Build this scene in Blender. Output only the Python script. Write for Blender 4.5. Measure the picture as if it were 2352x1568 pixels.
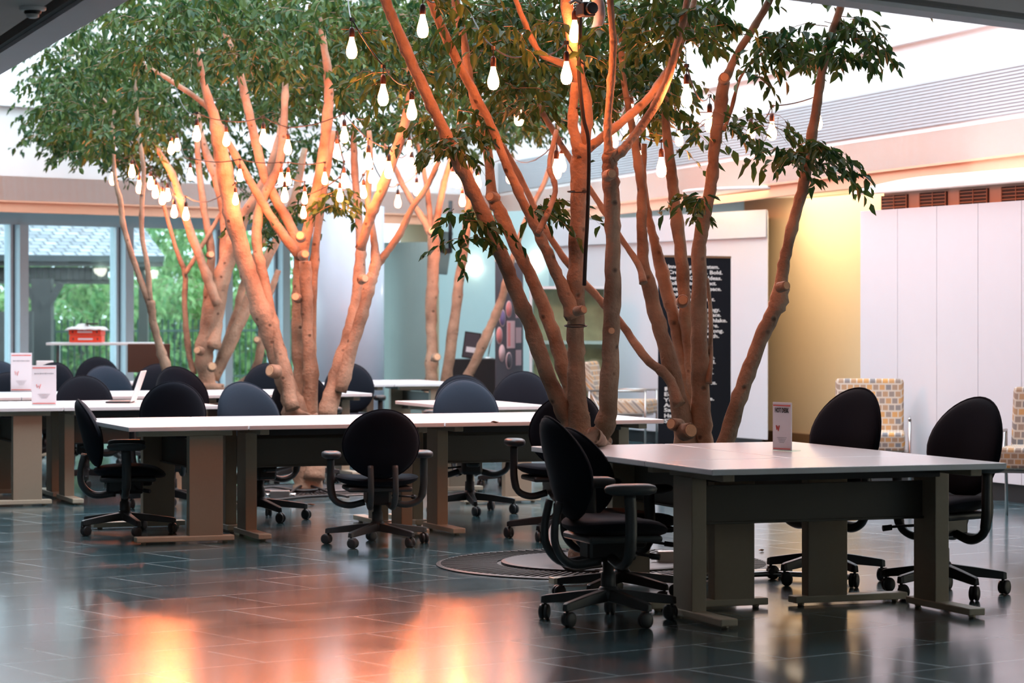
import bpy, math, random
import numpy as np
from mathutils import Vector, Matrix
random.seed(7); rng = np.random.default_rng(11)
for o in list(bpy.data.objects): bpy.data.objects.remove(o)
SC = bpy.context.scene; COL = SC.collection
PI = math.pi
# ------------------------------------------------------------------ camera
F, HY, HC, CX = 6300.0, 715.0, 1.44, 1176.0
cam = bpy.data.cameras.new('camera'); camo = bpy.data.objects.new('camera', cam); COL.objects.link(camo)
camo.location = (0, 0, HC); camo.rotation_euler = (PI/2, 0, 0)
cam.sensor_width = 36; cam.lens = F/2352*36; cam.shift_y = -(784-HY)/2352
cam.clip_end = 400; cam.dof.use_dof = True; cam.dof.focus_distance = 15.2; cam.dof.aperture_fstop = 4.5
SC.camera = camo
# ------------------------------------------------------------------ world, exposure
SC.view_settings.view_transform = 'Standard'; SC.view_settings.look = 'None'
SC.view_settings.gamma = 1; SC.view_settings.use_curve_mapping = False
SC.view_settings.exposure = 0.75
w = bpy.data.worlds.new('overcast_sky'); SC.world = w; w.use_nodes = True
bg = w.node_tree.nodes['Background']; bg.inputs[0].default_value = (0.78, 0.90, 1.0, 1); bg.inputs[1].default_value = 3.5
BULB_STRENGTH = 115.0
# ------------------------------------------------------------------ pixel helpers (photo measurements -> metres)
def W(px, py, d): return Vector(((px-CX)/F*d, d, HC-(py-HY)/F*d))
def PX(px, d): return (px-CX)/F*d
def GD(py, h=0.0): return F*(HC-h)/(py-HY)
# ------------------------------------------------------------------ materials
def mat(name, col, rough=0.6, metal=0.0, noise=0.06, scale=8, bump=0.0, spec=0.5, emit=None, es=0, sheen=0, trans=0, alpha=None):
    m = bpy.data.materials.new(name); m.use_nodes = True; nt = m.node_tree; n = nt.nodes
    b = n['Principled BSDF']; b.inputs['Roughness'].default_value = rough; b.inputs['Metallic'].default_value = metal
    b.inputs['Specular IOR Level'].default_value = spec
    if sheen: b.inputs['Sheen Weight'].default_value = sheen
    if trans: b.inputs['Transmission Weight'].default_value = trans
    c = (*col, 1) if len(col) == 3 else col
    tc = n.new('ShaderNodeTexCoord'); nz = n.new('ShaderNodeTexNoise'); nz.inputs['Scale'].default_value = scale
    nz.inputs['Detail'].default_value = 5
    nt.links.new(tc.outputs['Object'], nz.inputs['Vector'])
    mx = n.new('ShaderNodeMix'); mx.data_type = 'RGBA'
    mx.inputs[6].default_value = tuple(min(1, x*(1-noise)) for x in c[:3])+(1,)
    mx.inputs[7].default_value = tuple(min(1, x*(1+noise)) for x in c[:3])+(1,)
    nt.links.new(nz.outputs['Fac'], mx.inputs[0]); nt.links.new(mx.outputs[2], b.inputs['Base Color'])
    if bump:
        bp = n.new('ShaderNodeBump'); bp.inputs['Strength'].default_value = bump; bp.inputs['Distance'].default_value = 0.01
        nt.links.new(nz.outputs['Fac'], bp.inputs['Height']); nt.links.new(bp.outputs[0], b.inputs['Normal'])
    if emit: b.inputs['Emission Color'].default_value = (*emit, 1); b.inputs['Emission Strength'].default_value = es
    return m
def N(m): return m.node_tree.nodes, m.node_tree.links
M = {}
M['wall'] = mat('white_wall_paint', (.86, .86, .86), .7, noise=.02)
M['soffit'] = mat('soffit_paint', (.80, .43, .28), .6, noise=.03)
M['ceil'] = mat('ceiling_paint', (.72, .72, .70), .8, noise=.03)
M['wellgrey'] = mat('unseen_wall_grey', (.22, .22, .22), .8)  # near and left well walls, out of view; greyed to cut bounce light
M['darkhall'] = mat('unseen_wall_dark', (.10, .10, .10), .8)  # walls out of view, kept dark so the foreground stays dim
M['band'] = mat('grey_trim_paint', (.66, .70, .76), .5, noise=.03)
M['groove'] = mat('dark_reveal', (.07, .065, .06), .8)
M['yellow'] = mat('yellow_wall_paint', (.84, .66, .42), .7, noise=.02)
M['teal'] = mat('teal_wall_paint', (.40, .56, .56), .6, noise=.03)
M['brown'] = mat('brown_baseboard', (.28, .15, .07), .5)
M['black'] = mat('black_plastic', (.018, .018, .02), .45)
M['blackbase'] = mat('black_plinth', (.02, .022, .025), .4)
M['panel'] = mat('white_panel', (.64, .68, .73), .45, noise=.015)
M['canopy'] = mat('white_canopy', (.86, .88, .88), .4, noise=.01)
M['salmon'] = mat('salmon_wall', (.75, .52, .42), .7)
M['vent'] = mat('vent_dark', (.05, .03, .03), .6)
M['slat'] = mat('vent_slat', (.50, .26, .18), .5)
M['louver'] = mat('louver_grey', (.44, .48, .51), .5, noise=.03)
M['tabletop'] = mat('white_laminate', (.84, .85, .87), .24, noise=.015, scale=20)
M['tableedge'] = mat('beige_edge', (.50, .45, .36), .5)
M['tleg'] = mat('beige_metal', (.36, .30, .22), .45, noise=.04, scale=60)
M['tfoot'] = mat('cream_metal', (.55, .48, .36), .35, noise=.05)
M['modesty'] = mat('taupe_panel', (.09, .082, .066), .5, noise=.05)
M['tray'] = mat('dark_tray', (.03, .03, .03), .6)
M['fabric'] = mat('black_fabric', (.005, .008, .015), .9, noise=.3, scale=400, bump=.2, sheen=.05, spec=.2)
M['fabric_blue'] = mat('navy_fabric', (.018, .032, .052), .9, noise=.3, scale=400, bump=.2, sheen=.12, spec=.2)
M['plastic'] = mat('grey_plastic', (.060, .068, .072), .42, noise=.08)
M['plastic_dark'] = mat('dark_plastic', (.014, .016, .018), .42, noise=.08)
M['chrome'] = mat('chrome', (.7, .7, .7), .25, metal=1)
M['steel'] = mat('brushed_steel', (.45, .45, .44), .3, metal=1)
M['wood_cut'] = mat('pale_cut_wood', (.62, .42, .26), .8, noise=.15, scale=60)
M['white'] = mat('white_plastic', (.8, .8, .8), .4)
M['card'] = mat('white_card', (.78, .76, .80), .4, noise=.02)
M['red'] = mat('red_print', (.75, .12, .10), .5)
M['redbox'] = mat('red_orange_card', (.85, .07, .03), .5)
M['ink'] = mat('dark_ink', (.03, .03, .03), .6)
M['greyink'] = mat('grey_ink', (.35, .35, .38), .6)
M['mullion'] = mat('blue_grey_aluminium', (.58, .68, .74), .4)
M['mullion_dark'] = mat('dark_gasket', (.02, .04, .05), .5)
M['column'] = mat('pale_column_paint', (.62, .66, .76), .28, noise=.02)
M['drum'] = mat('grey_green_metal', (.30, .36, .33), .35, metal=.3, noise=.1, scale=2)
M['drum2'] = mat('pale_olive_strip', (.46, .46, .34), .4, noise=.05)
M['conc'] = mat('grate_plate', (.045, .05, .055), .5, noise=.2)
M['grate'] = mat('dark_iron', (.03, .028, .026), .45, metal=.4)
M['cord'] = mat('black_cord', (.01, .01, .01), .5)
M['socket'] = mat('brown_socket', (.05, .018, .012), .4)
M['darkwood'] = mat('dark_timber', (.06, .05, .045), .8, noise=.3, scale=5)
M['hedge'] = None
M['iron'] = mat('green_black_iron', (.02, .05, .045), .5)
M['grass'] = mat('lawn', (.18, .28, .09), .95, noise=.4, scale=3)
M['monitor'] = mat('dark_brown_screen', (.06, .03, .02), .35)
M['dryleaf'] = mat('dry_brown_leaf', (.28, .10, .04), .7, noise=.4, scale=60)
M['bannerblack'] = mat('black_banner', (.008, .010, .015), .85, spec=.15)
M['bannergrey'] = mat('charcoal_banner', (.06, .055, .07), .5)
M['pink'] = mat('pale_pink_print', (.62, .42, .44), .5)
M['purple'] = mat('violet_print', (.16, .12, .28), .5)
M['coral'] = mat('coral_print', (.6, .2, .2), .5)
M['cloth'] = mat('black_cloth', (.01, .01, .012), .8)
M['warm_lamp'] = mat('lit_sconce_glass', (1, .95, .85), .4, emit=(1, .93, .78), es=9)
M['cabinetwood'] = mat('tan_board', (.50, .42, .26), .7, noise=.45, scale=7)
M['exitred'] = mat('exit_red', (.6, .08, .10), .4, emit=(1, .25, .3), es=.5)
def bulb_mat():
    m = bpy.data.materials.new('glowing_filament_glass'); m.use_nodes = True
    b = m.node_tree.nodes['Principled BSDF']; b.inputs['Base Color'].default_value = (1, .6, .3, 1)
    b.inputs['Emission Color'].default_value = (1.0, .23, .07, 1); b.inputs['Emission Strength'].default_value = BULB_STRENGTH
    return m
M['bulb'] = bulb_mat()
def floor_mat():
    m = mat('slate_tiles', (.1, .1, .1), .2); n, l = N(m); b = n['Principled BSDF']
    tc = n.new('ShaderNodeTexCoord'); mp = n.new('ShaderNodeMapping'); mp.inputs['Rotation'].default_value = (0, 0, -math.radians(37))
    l.new(tc.outputs['Object'], mp.inputs[0])
    br = n.new('ShaderNodeTexBrick'); br.inputs['Scale'].default_value = 1; br.offset = .37
    br.inputs['Brick Width'].default_value = .9; br.inputs['Row Height'].default_value = .6
    br.inputs['Mortar Size'].default_value = .008; br.inputs['Mortar Smooth'].default_value = .1
    br.inputs['Color1'].default_value = (.022, .066, .082, 1); br.inputs['Color2'].default_value = (.036, .088, .106, 1)
    br.inputs['Mortar'].default_value = (.36, .44, .46, 1); l.new(mp.outputs[0], br.inputs[0])
    nz = n.new('ShaderNodeTexNoise'); nz.inputs['Scale'].default_value = 2.2; nz.inputs['Detail'].default_value = 8; nz.inputs['Roughness'].default_value = .65
    l.new(mp.outputs[0], nz.inputs[0])
    mx = n.new('ShaderNodeMix'); mx.data_type = 'RGBA'; mx.blend_type = 'MULTIPLY'; mx.inputs[0].default_value = .7
    cr = n.new('ShaderNodeValToRGB'); cr.color_ramp.elements[0].position = .3; cr.color_ramp.elements[0].color = (.55, .55, .55, 1)
    cr.color_ramp.elements[1].position = .7; cr.color_ramp.elements[1].color = (1.35, 1.35, 1.3, 1)
    l.new(nz.outputs[0], cr.inputs[0]); l.new(br.outputs['Color'], mx.inputs[6]); l.new(cr.outputs[0], mx.inputs[7])
    l.new(mx.outputs[2], b.inputs['Base Color'])
    mr = n.new('ShaderNodeMapRange'); mr.inputs[3].default_value = .13; mr.inputs[4].default_value = .25
    l.new(nz.outputs[0], mr.inputs[0]); l.new(mr.outputs[0], b.inputs['Roughness'])
    bp = n.new('ShaderNodeBump'); bp.inputs['Strength'].default_value = .12; bp.inputs['Distance'].default_value = .004
    mm = n.new('ShaderNodeMath'); mm.operation = 'SUBTRACT'; l.new(nz.outputs[0], mm.inputs[0]); l.new(br.outputs['Fac'], mm.inputs[1])
    l.new(mm.outputs[0], bp.inputs['Height']); l.new(bp.outputs[0], b.inputs['Normal'])
    b.inputs['Specular IOR Level'].default_value = .65; b.inputs['Coat Weight'].default_value = .3; b.inputs['Coat Roughness'].default_value = .10
    return m
M['floor'] = floor_mat()
def bark_mat():
    m = mat('ficus_bark', (.3, .2, .1), .75); n, l = N(m); b = n['Principled BSDF']
    tc = n.new('ShaderNodeTexCoord'); nz = n.new('ShaderNodeTexNoise'); nz.inputs['Scale'].default_value = 5; nz.inputs['Detail'].default_value = 8
    l.new(tc.outputs['Object'], nz.inputs[0]); cr = n.new('ShaderNodeValToRGB')
    e = cr.color_ramp.elements; e[0].position = .28; e[0].color = (.16, .10, .065, 1); e[1].position = .62; e[1].color = (.42, .29, .20, 1)
    l.new(nz.outputs[0], cr.inputs[0])
    vo = n.new('ShaderNodeTexVoronoi'); vo.inputs['Scale'].default_value = 9; l.new(tc.outputs['Object'], vo.inputs[0])
    lt = n.new('ShaderNodeMapRange'); lt.inputs[1].default_value = .05; lt.inputs[2].default_value = .17; lt.inputs[3].default_value = .3; lt.inputs[4].default_value = 1
    l.new(vo.outputs['Distance'], lt.inputs[0])
    mx = n.new('ShaderNodeMix'); mx.data_type = 'RGBA'; mx.blend_type = 'MULTIPLY'; mx.inputs[0].default_value = 1
    l.new(cr.outputs[0], mx.inputs[6]); l.new(lt.outputs[0], mx.inputs[7]); l.new(mx.outputs[2], b.inputs['Base Color'])
    n2 = n.new('ShaderNodeTexNoise'); n2.inputs['Scale'].default_value = 40; n2.inputs['Detail'].default_value = 6; l.new(tc.outputs['Object'], n2.inputs[0])
    bp = n.new('ShaderNodeBump'); bp.inputs['Strength'].default_value = .5; bp.inputs['Distance'].default_value = .02
    ad = n.new('ShaderNodeMath'); ad.operation = 'ADD'; l.new(n2.outputs[0], ad.inputs[0]); l.new(lt.outputs[0], ad.inputs[1])
    l.new(ad.outputs[0], bp.inputs['Height']); l.new(bp.outputs[0], b.inputs['Normal'])
    return m
M['bark'] = bark_mat()
def leaf_mat(name, c1, c2, tr=.35, rough=.4):
    m = bpy.data.materials.new(name); m.use_nodes = True; n, l = N(m); b = n['Principled BSDF']
    g = n.new('ShaderNodeNewGeometry'); cr = n.new('ShaderNodeValToRGB'); e = cr.color_ramp.elements
    e[0].color = (*c1, 1); e[1].color = (*c2, 1); l.new(g.outputs['Random Per Island'], cr.inputs[0])
    l.new(cr.outputs[0], b.inputs['Base Color']); b.inputs['Roughness'].default_value = rough; b.inputs['Specular IOR Level'].default_value = .35
    t = n.new('ShaderNodeBsdfTranslucent'); l.new(cr.outputs[0], t.inputs[0]); mx = n.new('ShaderNodeMixShader'); mx.inputs[0].default_value = tr
    l.new(b.outputs[0], mx.inputs[1]); l.new(t.outputs[0], mx.inputs[2]); l.new(mx.outputs[0], n['Material Output'].inputs[0])
    return m
M['leaf'] = leaf_mat('ficus_leaf', (.010, .060, .019), (.078, .140, .026), .28, .5)
M['hedge'] = leaf_mat('garden_leaf', (.10, .26, .08), (.34, .50, .20), .4)
def glass_mat(name, tint, gl=.06):
    m = bpy.data.materials.new(name); m.use_nodes = True; n, l = N(m); n.remove(n['Principled BSDF'])
    t = n.new('ShaderNodeBsdfTransparent'); t.inputs[0].default_value = (*tint, 1); g = n.new('ShaderNodeBsdfGlossy'); g.inputs['Roughness'].default_value = .02
    mx = n.new('ShaderNodeMixShader'); mx.inputs[0].default_value = gl
    l.new(t.outputs[0], mx.inputs[1]); l.new(g.outputs[0], mx.inputs[2]); l.new(mx.outputs[0], n['Material Output'].inputs[0])
    return m
M['glass'] = glass_mat('window_glass', (.74, .82, .82)); M['glass_teal'] = glass_mat('cabinet_glass', (.86, .95, .92), .08)
def brick_pat(name, c1, c2, mo, wdt, hgt, ms, rough=.8, rotx=0):
    m = mat(name, c1, rough); n, l = N(m); b = n['Principled BSDF']; tc = n.new('ShaderNodeTexCoord')
    mp = n.new('ShaderNodeMapping'); mp.inputs['Rotation'].default_value = (rotx, 0, 0); l.new(tc.outputs['Object'], mp.inputs[0])
    br = n.new('ShaderNodeTexBrick'); br.inputs['Scale'].default_value = 1; br.inputs['Brick Width'].default_value = wdt; br.inputs['Row Height'].default_value = hgt
    br.inputs['Mortar Size'].default_value = ms; br.inputs['Color1'].default_value = (*c1, 1); br.inputs['Color2'].default_value = (*c2, 1); br.inputs['Mortar'].default_value = (*mo, 1)
    l.new(mp.outputs[0], br.inputs[0]); l.new(br.outputs[0], b.inputs['Base Color']); return m
M['shingle'] = brick_pat('grey_shingles', (.42, .42, .46), (.22, .22, .25), (.10, .10, .11), .22, .20, .02)
def check_mat():
    m = mat('patterned_upholstery', (.5, .4, .3), .9); n, l = N(m); b = n['Principled BSDF']; tc = n.new('ShaderNodeTexCoord')
    br = n.new('ShaderNodeTexBrick'); br.inputs['Scale'].default_value = 1; br.offset = .5; br.inputs['Brick Width'].default_value = .05; br.inputs['Row Height'].default_value = .04
    br.inputs['Mortar Size'].default_value = .007; br.inputs['Mortar Smooth'].default_value = .6
    br.inputs['Color1'].default_value = (.62, .33, .10, 1); br.inputs['Color2'].default_value = (.18, .20, .22, 1); br.inputs['Mortar'].default_value = (.55, .50, .42, 1)
    l.new(tc.outputs['UV'] if False else tc.outputs['Generated'], br.inputs[0])
    mp = n.new('ShaderNodeMapping'); mp.inputs['Scale'].default_value = (.6, .6, .6); l.new(tc.outputs['Object'], mp.inputs[0])
    cx = n.new('ShaderNodeSeparateXYZ'); l.new(tc.outputs['Object'], cx.inputs[0]); ad = n.new('ShaderNodeMath'); l.new(cx.outputs[0], ad.inputs[0]); l.new(cx.outputs[2], ad.inputs[1])
    cb = n.new('ShaderNodeCombineXYZ'); l.new(cx.outputs[1], cb.inputs[0]); l.new(ad.outputs[0], cb.inputs[1]); l.new(cb.outputs[0], br.inputs[0])
    l.new(br.outputs[0], b.inputs['Base Color']); return m
M['check'] = check_mat()
# ------------------------------------------------------------------ mesh builder
class MB:
    def __init__(s): s.v = []; s.f = []; s.s = []; s.m = []
    def add(s, vs, fs, smooth=False, mi=0, T=None):
        o = len(s.v)
        for v in vs:
            v = Vector(v); s.v.append(tuple(T @ v) if T else tuple(v))
        for f in fs: s.f.append([i+o for i in f]); s.s.append(smooth); s.m.append(mi)
        return s
    def box(s, c, d, rz=0, mi=0, R=None):
        hx, hy, hz = d[0]/2, d[1]/2, d[2]/2
        vs = [(x, y, z) for z in (-hz, hz) for y in (-hy, hy) for x in (-hx, hx)]
        fs = [(0, 2, 3, 1), (4, 5, 7, 6), (0, 1, 5, 4), (2, 6, 7, 3), (0, 4, 6, 2), (1, 3, 7, 5)]
        T = Matrix.Translation(Vector(c)) @ (R if R else Matrix.Rotation(rz, 4, 'Z'))
        return s.add(vs, fs, False, mi, T)
    def tube(s, pts, r, n=8, smooth=True, cap=True, mi=0, flat=1.0):
        pts = [Vector(p) for p in pts]; k = len(pts); r = r if hasattr(r, '__len__') else [r]*k
        vs = []; up = None
        for i, p in enumerate(pts):
            t = (pts[min(i+1, k-1)]-pts[max(i-1, 0)])
            if t.length < 1e-9: t = Vector((0, 0, 1))
            t.normalize()
            if up is None:
                up = Vector((0, 1, 0)) if abs(t.y) < .9 else Vector((1, 0, 0))
            a = (up - t*up.dot(t)).normalized(); up = a; b = t.cross(a)
            for j in range(n):
                an = 2*PI*j/n; vs.append(p + (a*math.cos(an)*flat + b*math.sin(an))*r[i])
        fs = [(i*n+j, i*n+(j+1) % n, (i+1)*n+(j+1) % n, (i+1)*n+j) for i in range(k-1) for j in range(n)]
        s.add(vs, fs, smooth, mi)
        if cap: o = len(s.v)-k*n; s.f += [[o+j for j in range(n)][::-1], [o+(k-1)*n+j for j in range(n)]]; s.s += [False]*2; s.m += [mi]*2
        return s
    def lathe(s, prof, c=(0, 0, 0), n=16, mi=0, T=None, smooth=True):
        k = len(prof); vs = [(r*math.cos(2*PI*j/n)+c[0], r*math.sin(2*PI*j/n)+c[1], z+c[2]) for r, z in prof for j in range(n)]
        fs = [(i*n+j, i*n+(j+1) % n, (i+1)*n+(j+1) % n, (i+1)*n+j) for i in range(k-1) for j in range(n)]
        fs += [tuple(range(n))[::-1], tuple((k-1)*n+j for j in range(n))]
        return s.add(vs, fs, smooth, mi, T)
    def prism(s, poly, z0, z1, mi=0, T=None):
        n = len(poly); vs = [(x, y, z0) for x, y in poly]+[(x, y, z1) for x, y in poly]
        fs = [tuple(range(n))[::-1], tuple(range(n, 2*n))]+[(i, (i+1) % n, n+(i+1) % n, n+i) for i in range(n)]
        return s.add(vs, fs, False, mi, T)
    def build(s, name, mats, parent=None, bevel=0, seg=2, sub=0, **props):
        me = bpy.data.meshes.new(name); me.from_pydata(s.v, [], s.f)
        for mt in (mats if isinstance(mats, (list, tuple)) else [mats]): me.materials.append(M[mt])
        me.polygons.foreach_set('use_smooth', s.s); me.polygons.foreach_set('material_index', s.m); me.update()
        o = bpy.data.objects.new(name, me); COL.objects.link(o)
        if parent: o.parent = parent
        if bevel:
            b = o.modifiers.new('b', 'BEVEL'); b.width = bevel; b.segments = seg; b.limit_method = 'ANGLE'
        if sub: q = o.modifiers.new('s', 'SUBSURF'); q.levels = sub; q.render_levels = sub
        for k_, v_ in props.items(): o[k_] = v_
        return o
def thing(name, label, cat, loc=(0, 0, 0), rz=0, group=None):
    o = bpy.data.objects.new(name, None); COL.objects.link(o); o.location = loc; o.rotation_euler = (0, 0, rz); o.empty_display_size = .1
    o['label'] = label; o['category'] = cat
    if group: o['group'] = group
    return o
def tag(o, label, cat, group=None):
    o['label'] = label; o['category'] = cat
    if group: o['group'] = group
    return o
def struct(o): o['kind'] = 'structure'; return o
def copy_tree(o, parent=None):
    c = o.copy(); COL.objects.link(c); c.parent = parent
    for ch in list(o.children): copy_tree(ch, c)
    return c
def catmull(P, sub=5):
    P = [np.array(p, float) for p in P]; Q = [2*P[0]-P[1]]+P+[2*P[-1]-P[-2]]; out = []
    for i in range(1, len(Q)-2):
        for k in range(sub):
            t = k/sub; a, b, c, d = Q[i-1:i+3]
            out.append(.5*((2*b)+(-a+c)*t+(2*a-5*b+4*c-d)*t*t+(-a+3*b-3*c+d)*t**3))
    out.append(P[-1]); return out
def text_mesh(body, size, name, m, parent, loc, rz=0, width=None, bold=.0, align='LEFT', rx=PI/2, squash=1):
    c = bpy.data.curves.new('t', 'FONT'); c.body = body; c.size = size; c.align_x = align; c.offset = bold; c.extrude = .0008; c.resolution_u = 2
    t = bpy.data.objects.new('t', c); COL.objects.link(t); bpy.context.view_layer.update()
    me = bpy.data.meshes.new_from_object(t); bpy.data.objects.remove(t)
    xs = [v.co.x for v in me.vertices]
    k = (width/(max(xs)-min(xs))) if (width and xs) else 1
    for v in me.vertices: v.co.x *= k*squash
    me.materials.append(M[m]); me.name = name; o = bpy.data.objects.new(name, me); COL.objects.link(o); o.parent = parent
    o.location = loc; o.rotation_euler = (rx, 0, rz); return o
# ================================================================== STRUCTURE
mb = MB(); mb.add([(-30, -6, 0), (12, -6, 0), (12, 41, 0), (-30, 41, 0)], [(0, 1, 2, 3)]); struct(mb.build('floor', 'floor'))
def line_int(p, d, q, e):
    det = d[0]*(-e[1])+e[0]*d[1]; t = ((q[0]-p[0])*(-e[1])+e[0]*(q[1]-p[1]))/det; return (p[0]+d[0]*t, p[1]+d[1]*t)
Nn, E_, K_, W_ = (-.88, 9.1), (5.88, 15.9), (-.17, 37.1), (-7.77, 29.65)
QUAD = [Nn, E_, K_, W_]                 # counter-clockwise
def offset_quad(offs):
    L = []
    for i in range(4):
        a, b = QUAD[i], QUAD[(i+1) % 4]; dx, dy = b[0]-a[0], b[1]-a[1]; l = math.hypot(dx, dy); n = (dy/l, -dx/l)
        L.append(((a[0]+n[0]*offs[i], a[1]+n[1]*offs[i]), (dx, dy)))
    return [line_int(L[i-1][0], L[i-1][1], L[i][0], L[i][1]) for i in range(4)]
OUT = [12.5, 7.0, 2.45, 9.5]            # NE, EK, KW, WN
def ring(name, o0, o1, z0, z1, m, far=None):
    a, b = offset_quad(o0), offset_quad(o1); mb = MB()
    for i in range(4):
        j = (i+1) % 4
        vs = [(*a[i], z0), (*a[j], z0), (*b[j], z0), (*b[i], z0), (*a[i], z1), (*a[j], z1), (*b[j], z1), (*b[i], z1)]
        mb.add(vs, [(0, 1, 2, 3), (7, 6, 5, 4), (0, 4, 5, 1), (1, 5, 6, 2), (2, 6, 7, 3), (3, 7, 4, 0)], False, 1 if (far and i in (1, 2)) else 0)
    return struct(mb.build(name, [m, far] if far else m))
ZC = 2.70
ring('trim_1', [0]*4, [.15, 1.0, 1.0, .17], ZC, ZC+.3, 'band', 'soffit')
ring('trim_2', [.15, 1.0, 1.0, .17], [.40, 1.06, 1.06, .29], ZC+.08, ZC+.3, 'groove')
ring('ceiling', [.40, 1.06, 1.06, .29], OUT, ZC+.0, ZC+.3, 'ceil')
# upper walls of the light well
for i, nm in enumerate(['near', 'right', 'back', 'left']):
    a, b = offset_quad([0]*4), offset_quad([.2]*4); j = (i+1) % 4
    mb = MB(); z0, z1 = ZC+.02, 6.2
    vs = [(*a[i], z0), (*a[j], z0), (*b[j], z0), (*b[i], z0), (*a[i], z1), (*a[j], z1), (*b[j], z1), (*b[i], z1)]
    mb.add(vs, [(0, 1, 2, 3), (7, 6, 5, 4), (0, 4, 5, 1), (1, 5, 6, 2), (2, 6, 7, 3), (3, 7, 4, 0)])
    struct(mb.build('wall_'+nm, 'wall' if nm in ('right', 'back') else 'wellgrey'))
# ledge running round the light well, and the ribbed louvre band on the right side
a, b = offset_quad([-.10]*4), offset_quad([0]*4)
ring('trim_3', [-.07]*4, [0]*4, 3.80, 3.86, 'wall')
mbl = MB(); p0 = Vector((*E_, 0)); p1 = Vector((*K_, 0)); dv = (p1-p0).normalized(); nv = Vector((-dv.y, dv.x, 0)); ln = (p1-p0).length
ang = math.atan2(dv.y, dv.x)
mbl.box((p0+p1)/2+nv*.006+Vector((0, 0, 3.24)), (ln, .012, .40), ang)
for k in range(14): mbl.box((p0+p1)/2+nv*.015+Vector((0, 0, 3.055+k*.0285)), (ln, .012, .016), ang)
struct(mbl.build('trim_4', 'louver'))
# salmon fascia hanging below the well walls on the right and back
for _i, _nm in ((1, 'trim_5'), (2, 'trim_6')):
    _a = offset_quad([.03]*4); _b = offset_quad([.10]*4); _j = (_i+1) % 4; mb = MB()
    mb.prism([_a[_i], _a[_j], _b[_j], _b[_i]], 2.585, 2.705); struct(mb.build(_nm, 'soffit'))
# outer walls
O = offset_quad(OUT)
def wall_seg(name, p, q, z0, z1, m, th=.2, parent=None, kind='structure', out=1):
    p, q = Vector((*p, 0)), Vector((*q, 0)); d = (q-p); l = d.length; d.normalize(); n = Vector((d.y, -d.x, 0))*out
    mb = MB(); mb.box((p+q)/2+n*th/2+Vector((0, 0, (z0+z1)/2)), (l, th, z1-z0), math.atan2(d.y, d.x))
    o = mb.build(name, m, parent)
    if kind: o['kind'] = kind
    return o
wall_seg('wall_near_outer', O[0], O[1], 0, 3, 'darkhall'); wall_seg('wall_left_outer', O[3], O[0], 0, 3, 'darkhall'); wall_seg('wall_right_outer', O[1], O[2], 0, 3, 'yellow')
# unseen roof slab, added to shade the near part of the light well
mb = MB(); q0, q1, q2, q3 = Vector(Nn), Vector(E_), Vector(E_).lerp(Vector(K_), .12), Vector(Nn).lerp(Vector(W_), .27)
mb.prism([tuple(q) for q in (q0, q1, q2, q3)], 6.2, 6.35); struct(mb.build('roof', 'ceil'))
# skylight bars
for k in range(9):
    t = (k+.5)/9; A = Vector((*Nn, 0)).lerp(Vector((*W_, 0)), t); B = Vector((*E_, 0)).lerp(Vector((*K_, 0)), t); dd = B-A
    mb = MB(); mb.box((A+B)/2+Vector((0, 0, 6.1)), (dd.length, .1, .2), math.atan2(dd.y, dd.x)); struct(mb.build('trim_%d' % (7+k), 'wall'))
LB = offset_quad([12.5, 7, 2.1, 9.5])
# ---- glass wall, left back
gw = offset_quad([0, 0, 2.1, 0]); G0, G1 = Vector((*gw[3], 0)), Vector((*gw[2], 0))   # left end, right end
gd = (G1-G0).normalized(); gn = Vector((-gd.y, gd.x, 0)); gang = math.atan2(gd.y, gd.x)
def gpt(px):
    k = (px-CX)/F; t = (k*G0.y-G0.x)/(gd.x-k*gd.y); return G0+gd*t
mb = MB(); A, B = gpt(-420), gpt(700)
mb.box((A+B)/2+Vector((0, 0, 2.61)), ((B-A).length, .14, .18), gang); struct(mb.build('trim_16', 'mullion', bevel=.004))
mb = MB(); mb.box((A+B)/2+Vector((0, 0, .04)), ((B-A).length, .14, .08), gang); struct(mb.build('trim_17', 'mullion', bevel=.004))
mxs = [-420, -190, 38, 280, 508, 640, 700]
for k, px in enumerate(mxs):
    p = gpt(px); mb = MB(); mb.box(p+Vector((0, 0, 1.30))-gn*.0, (.13, .34, 2.44), gang)
    mb.box(p-gd*.09+Vector((0, 0, 1.30)), (.05, .08, 2.44), gang); mb.box(p-gd*.069-gn*.045+Vector((0, 0, 1.30)), (.012, .012, 2.44), gang, mi=1)
    struct(mb.build('trim_%d' % (18+k), ['mullion', 'mullion_dark'], bevel=.003))
for k in range(len(mxs)-1):
    a, b = gpt(mxs[k])+gd*.07, gpt(mxs[k+1])-gd*.12
    mb = MB(); mb.box((a+b)/2+Vector((0, 0, 1.3)), ((b-a).length, .012, 2.44), gang); struct(mb.build('window_%d' % (k+1), 'glass'))
_a = gpt(-420); wall_seg('wall_left_back', (LB[3][0], LB[3][1]), (_a.x, _a.y), 0, 2.7, 'darkhall', .15)  # unseen wall, added to block daylight from the left
# mid rail seen low in the glass
mb = MB(); mb.box((A+B)/2+gn*.02+Vector((0, 0, .42)), ((B-A).length, .05, .05), gang); struct(mb.build('trim_26', 'mullion'))
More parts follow.
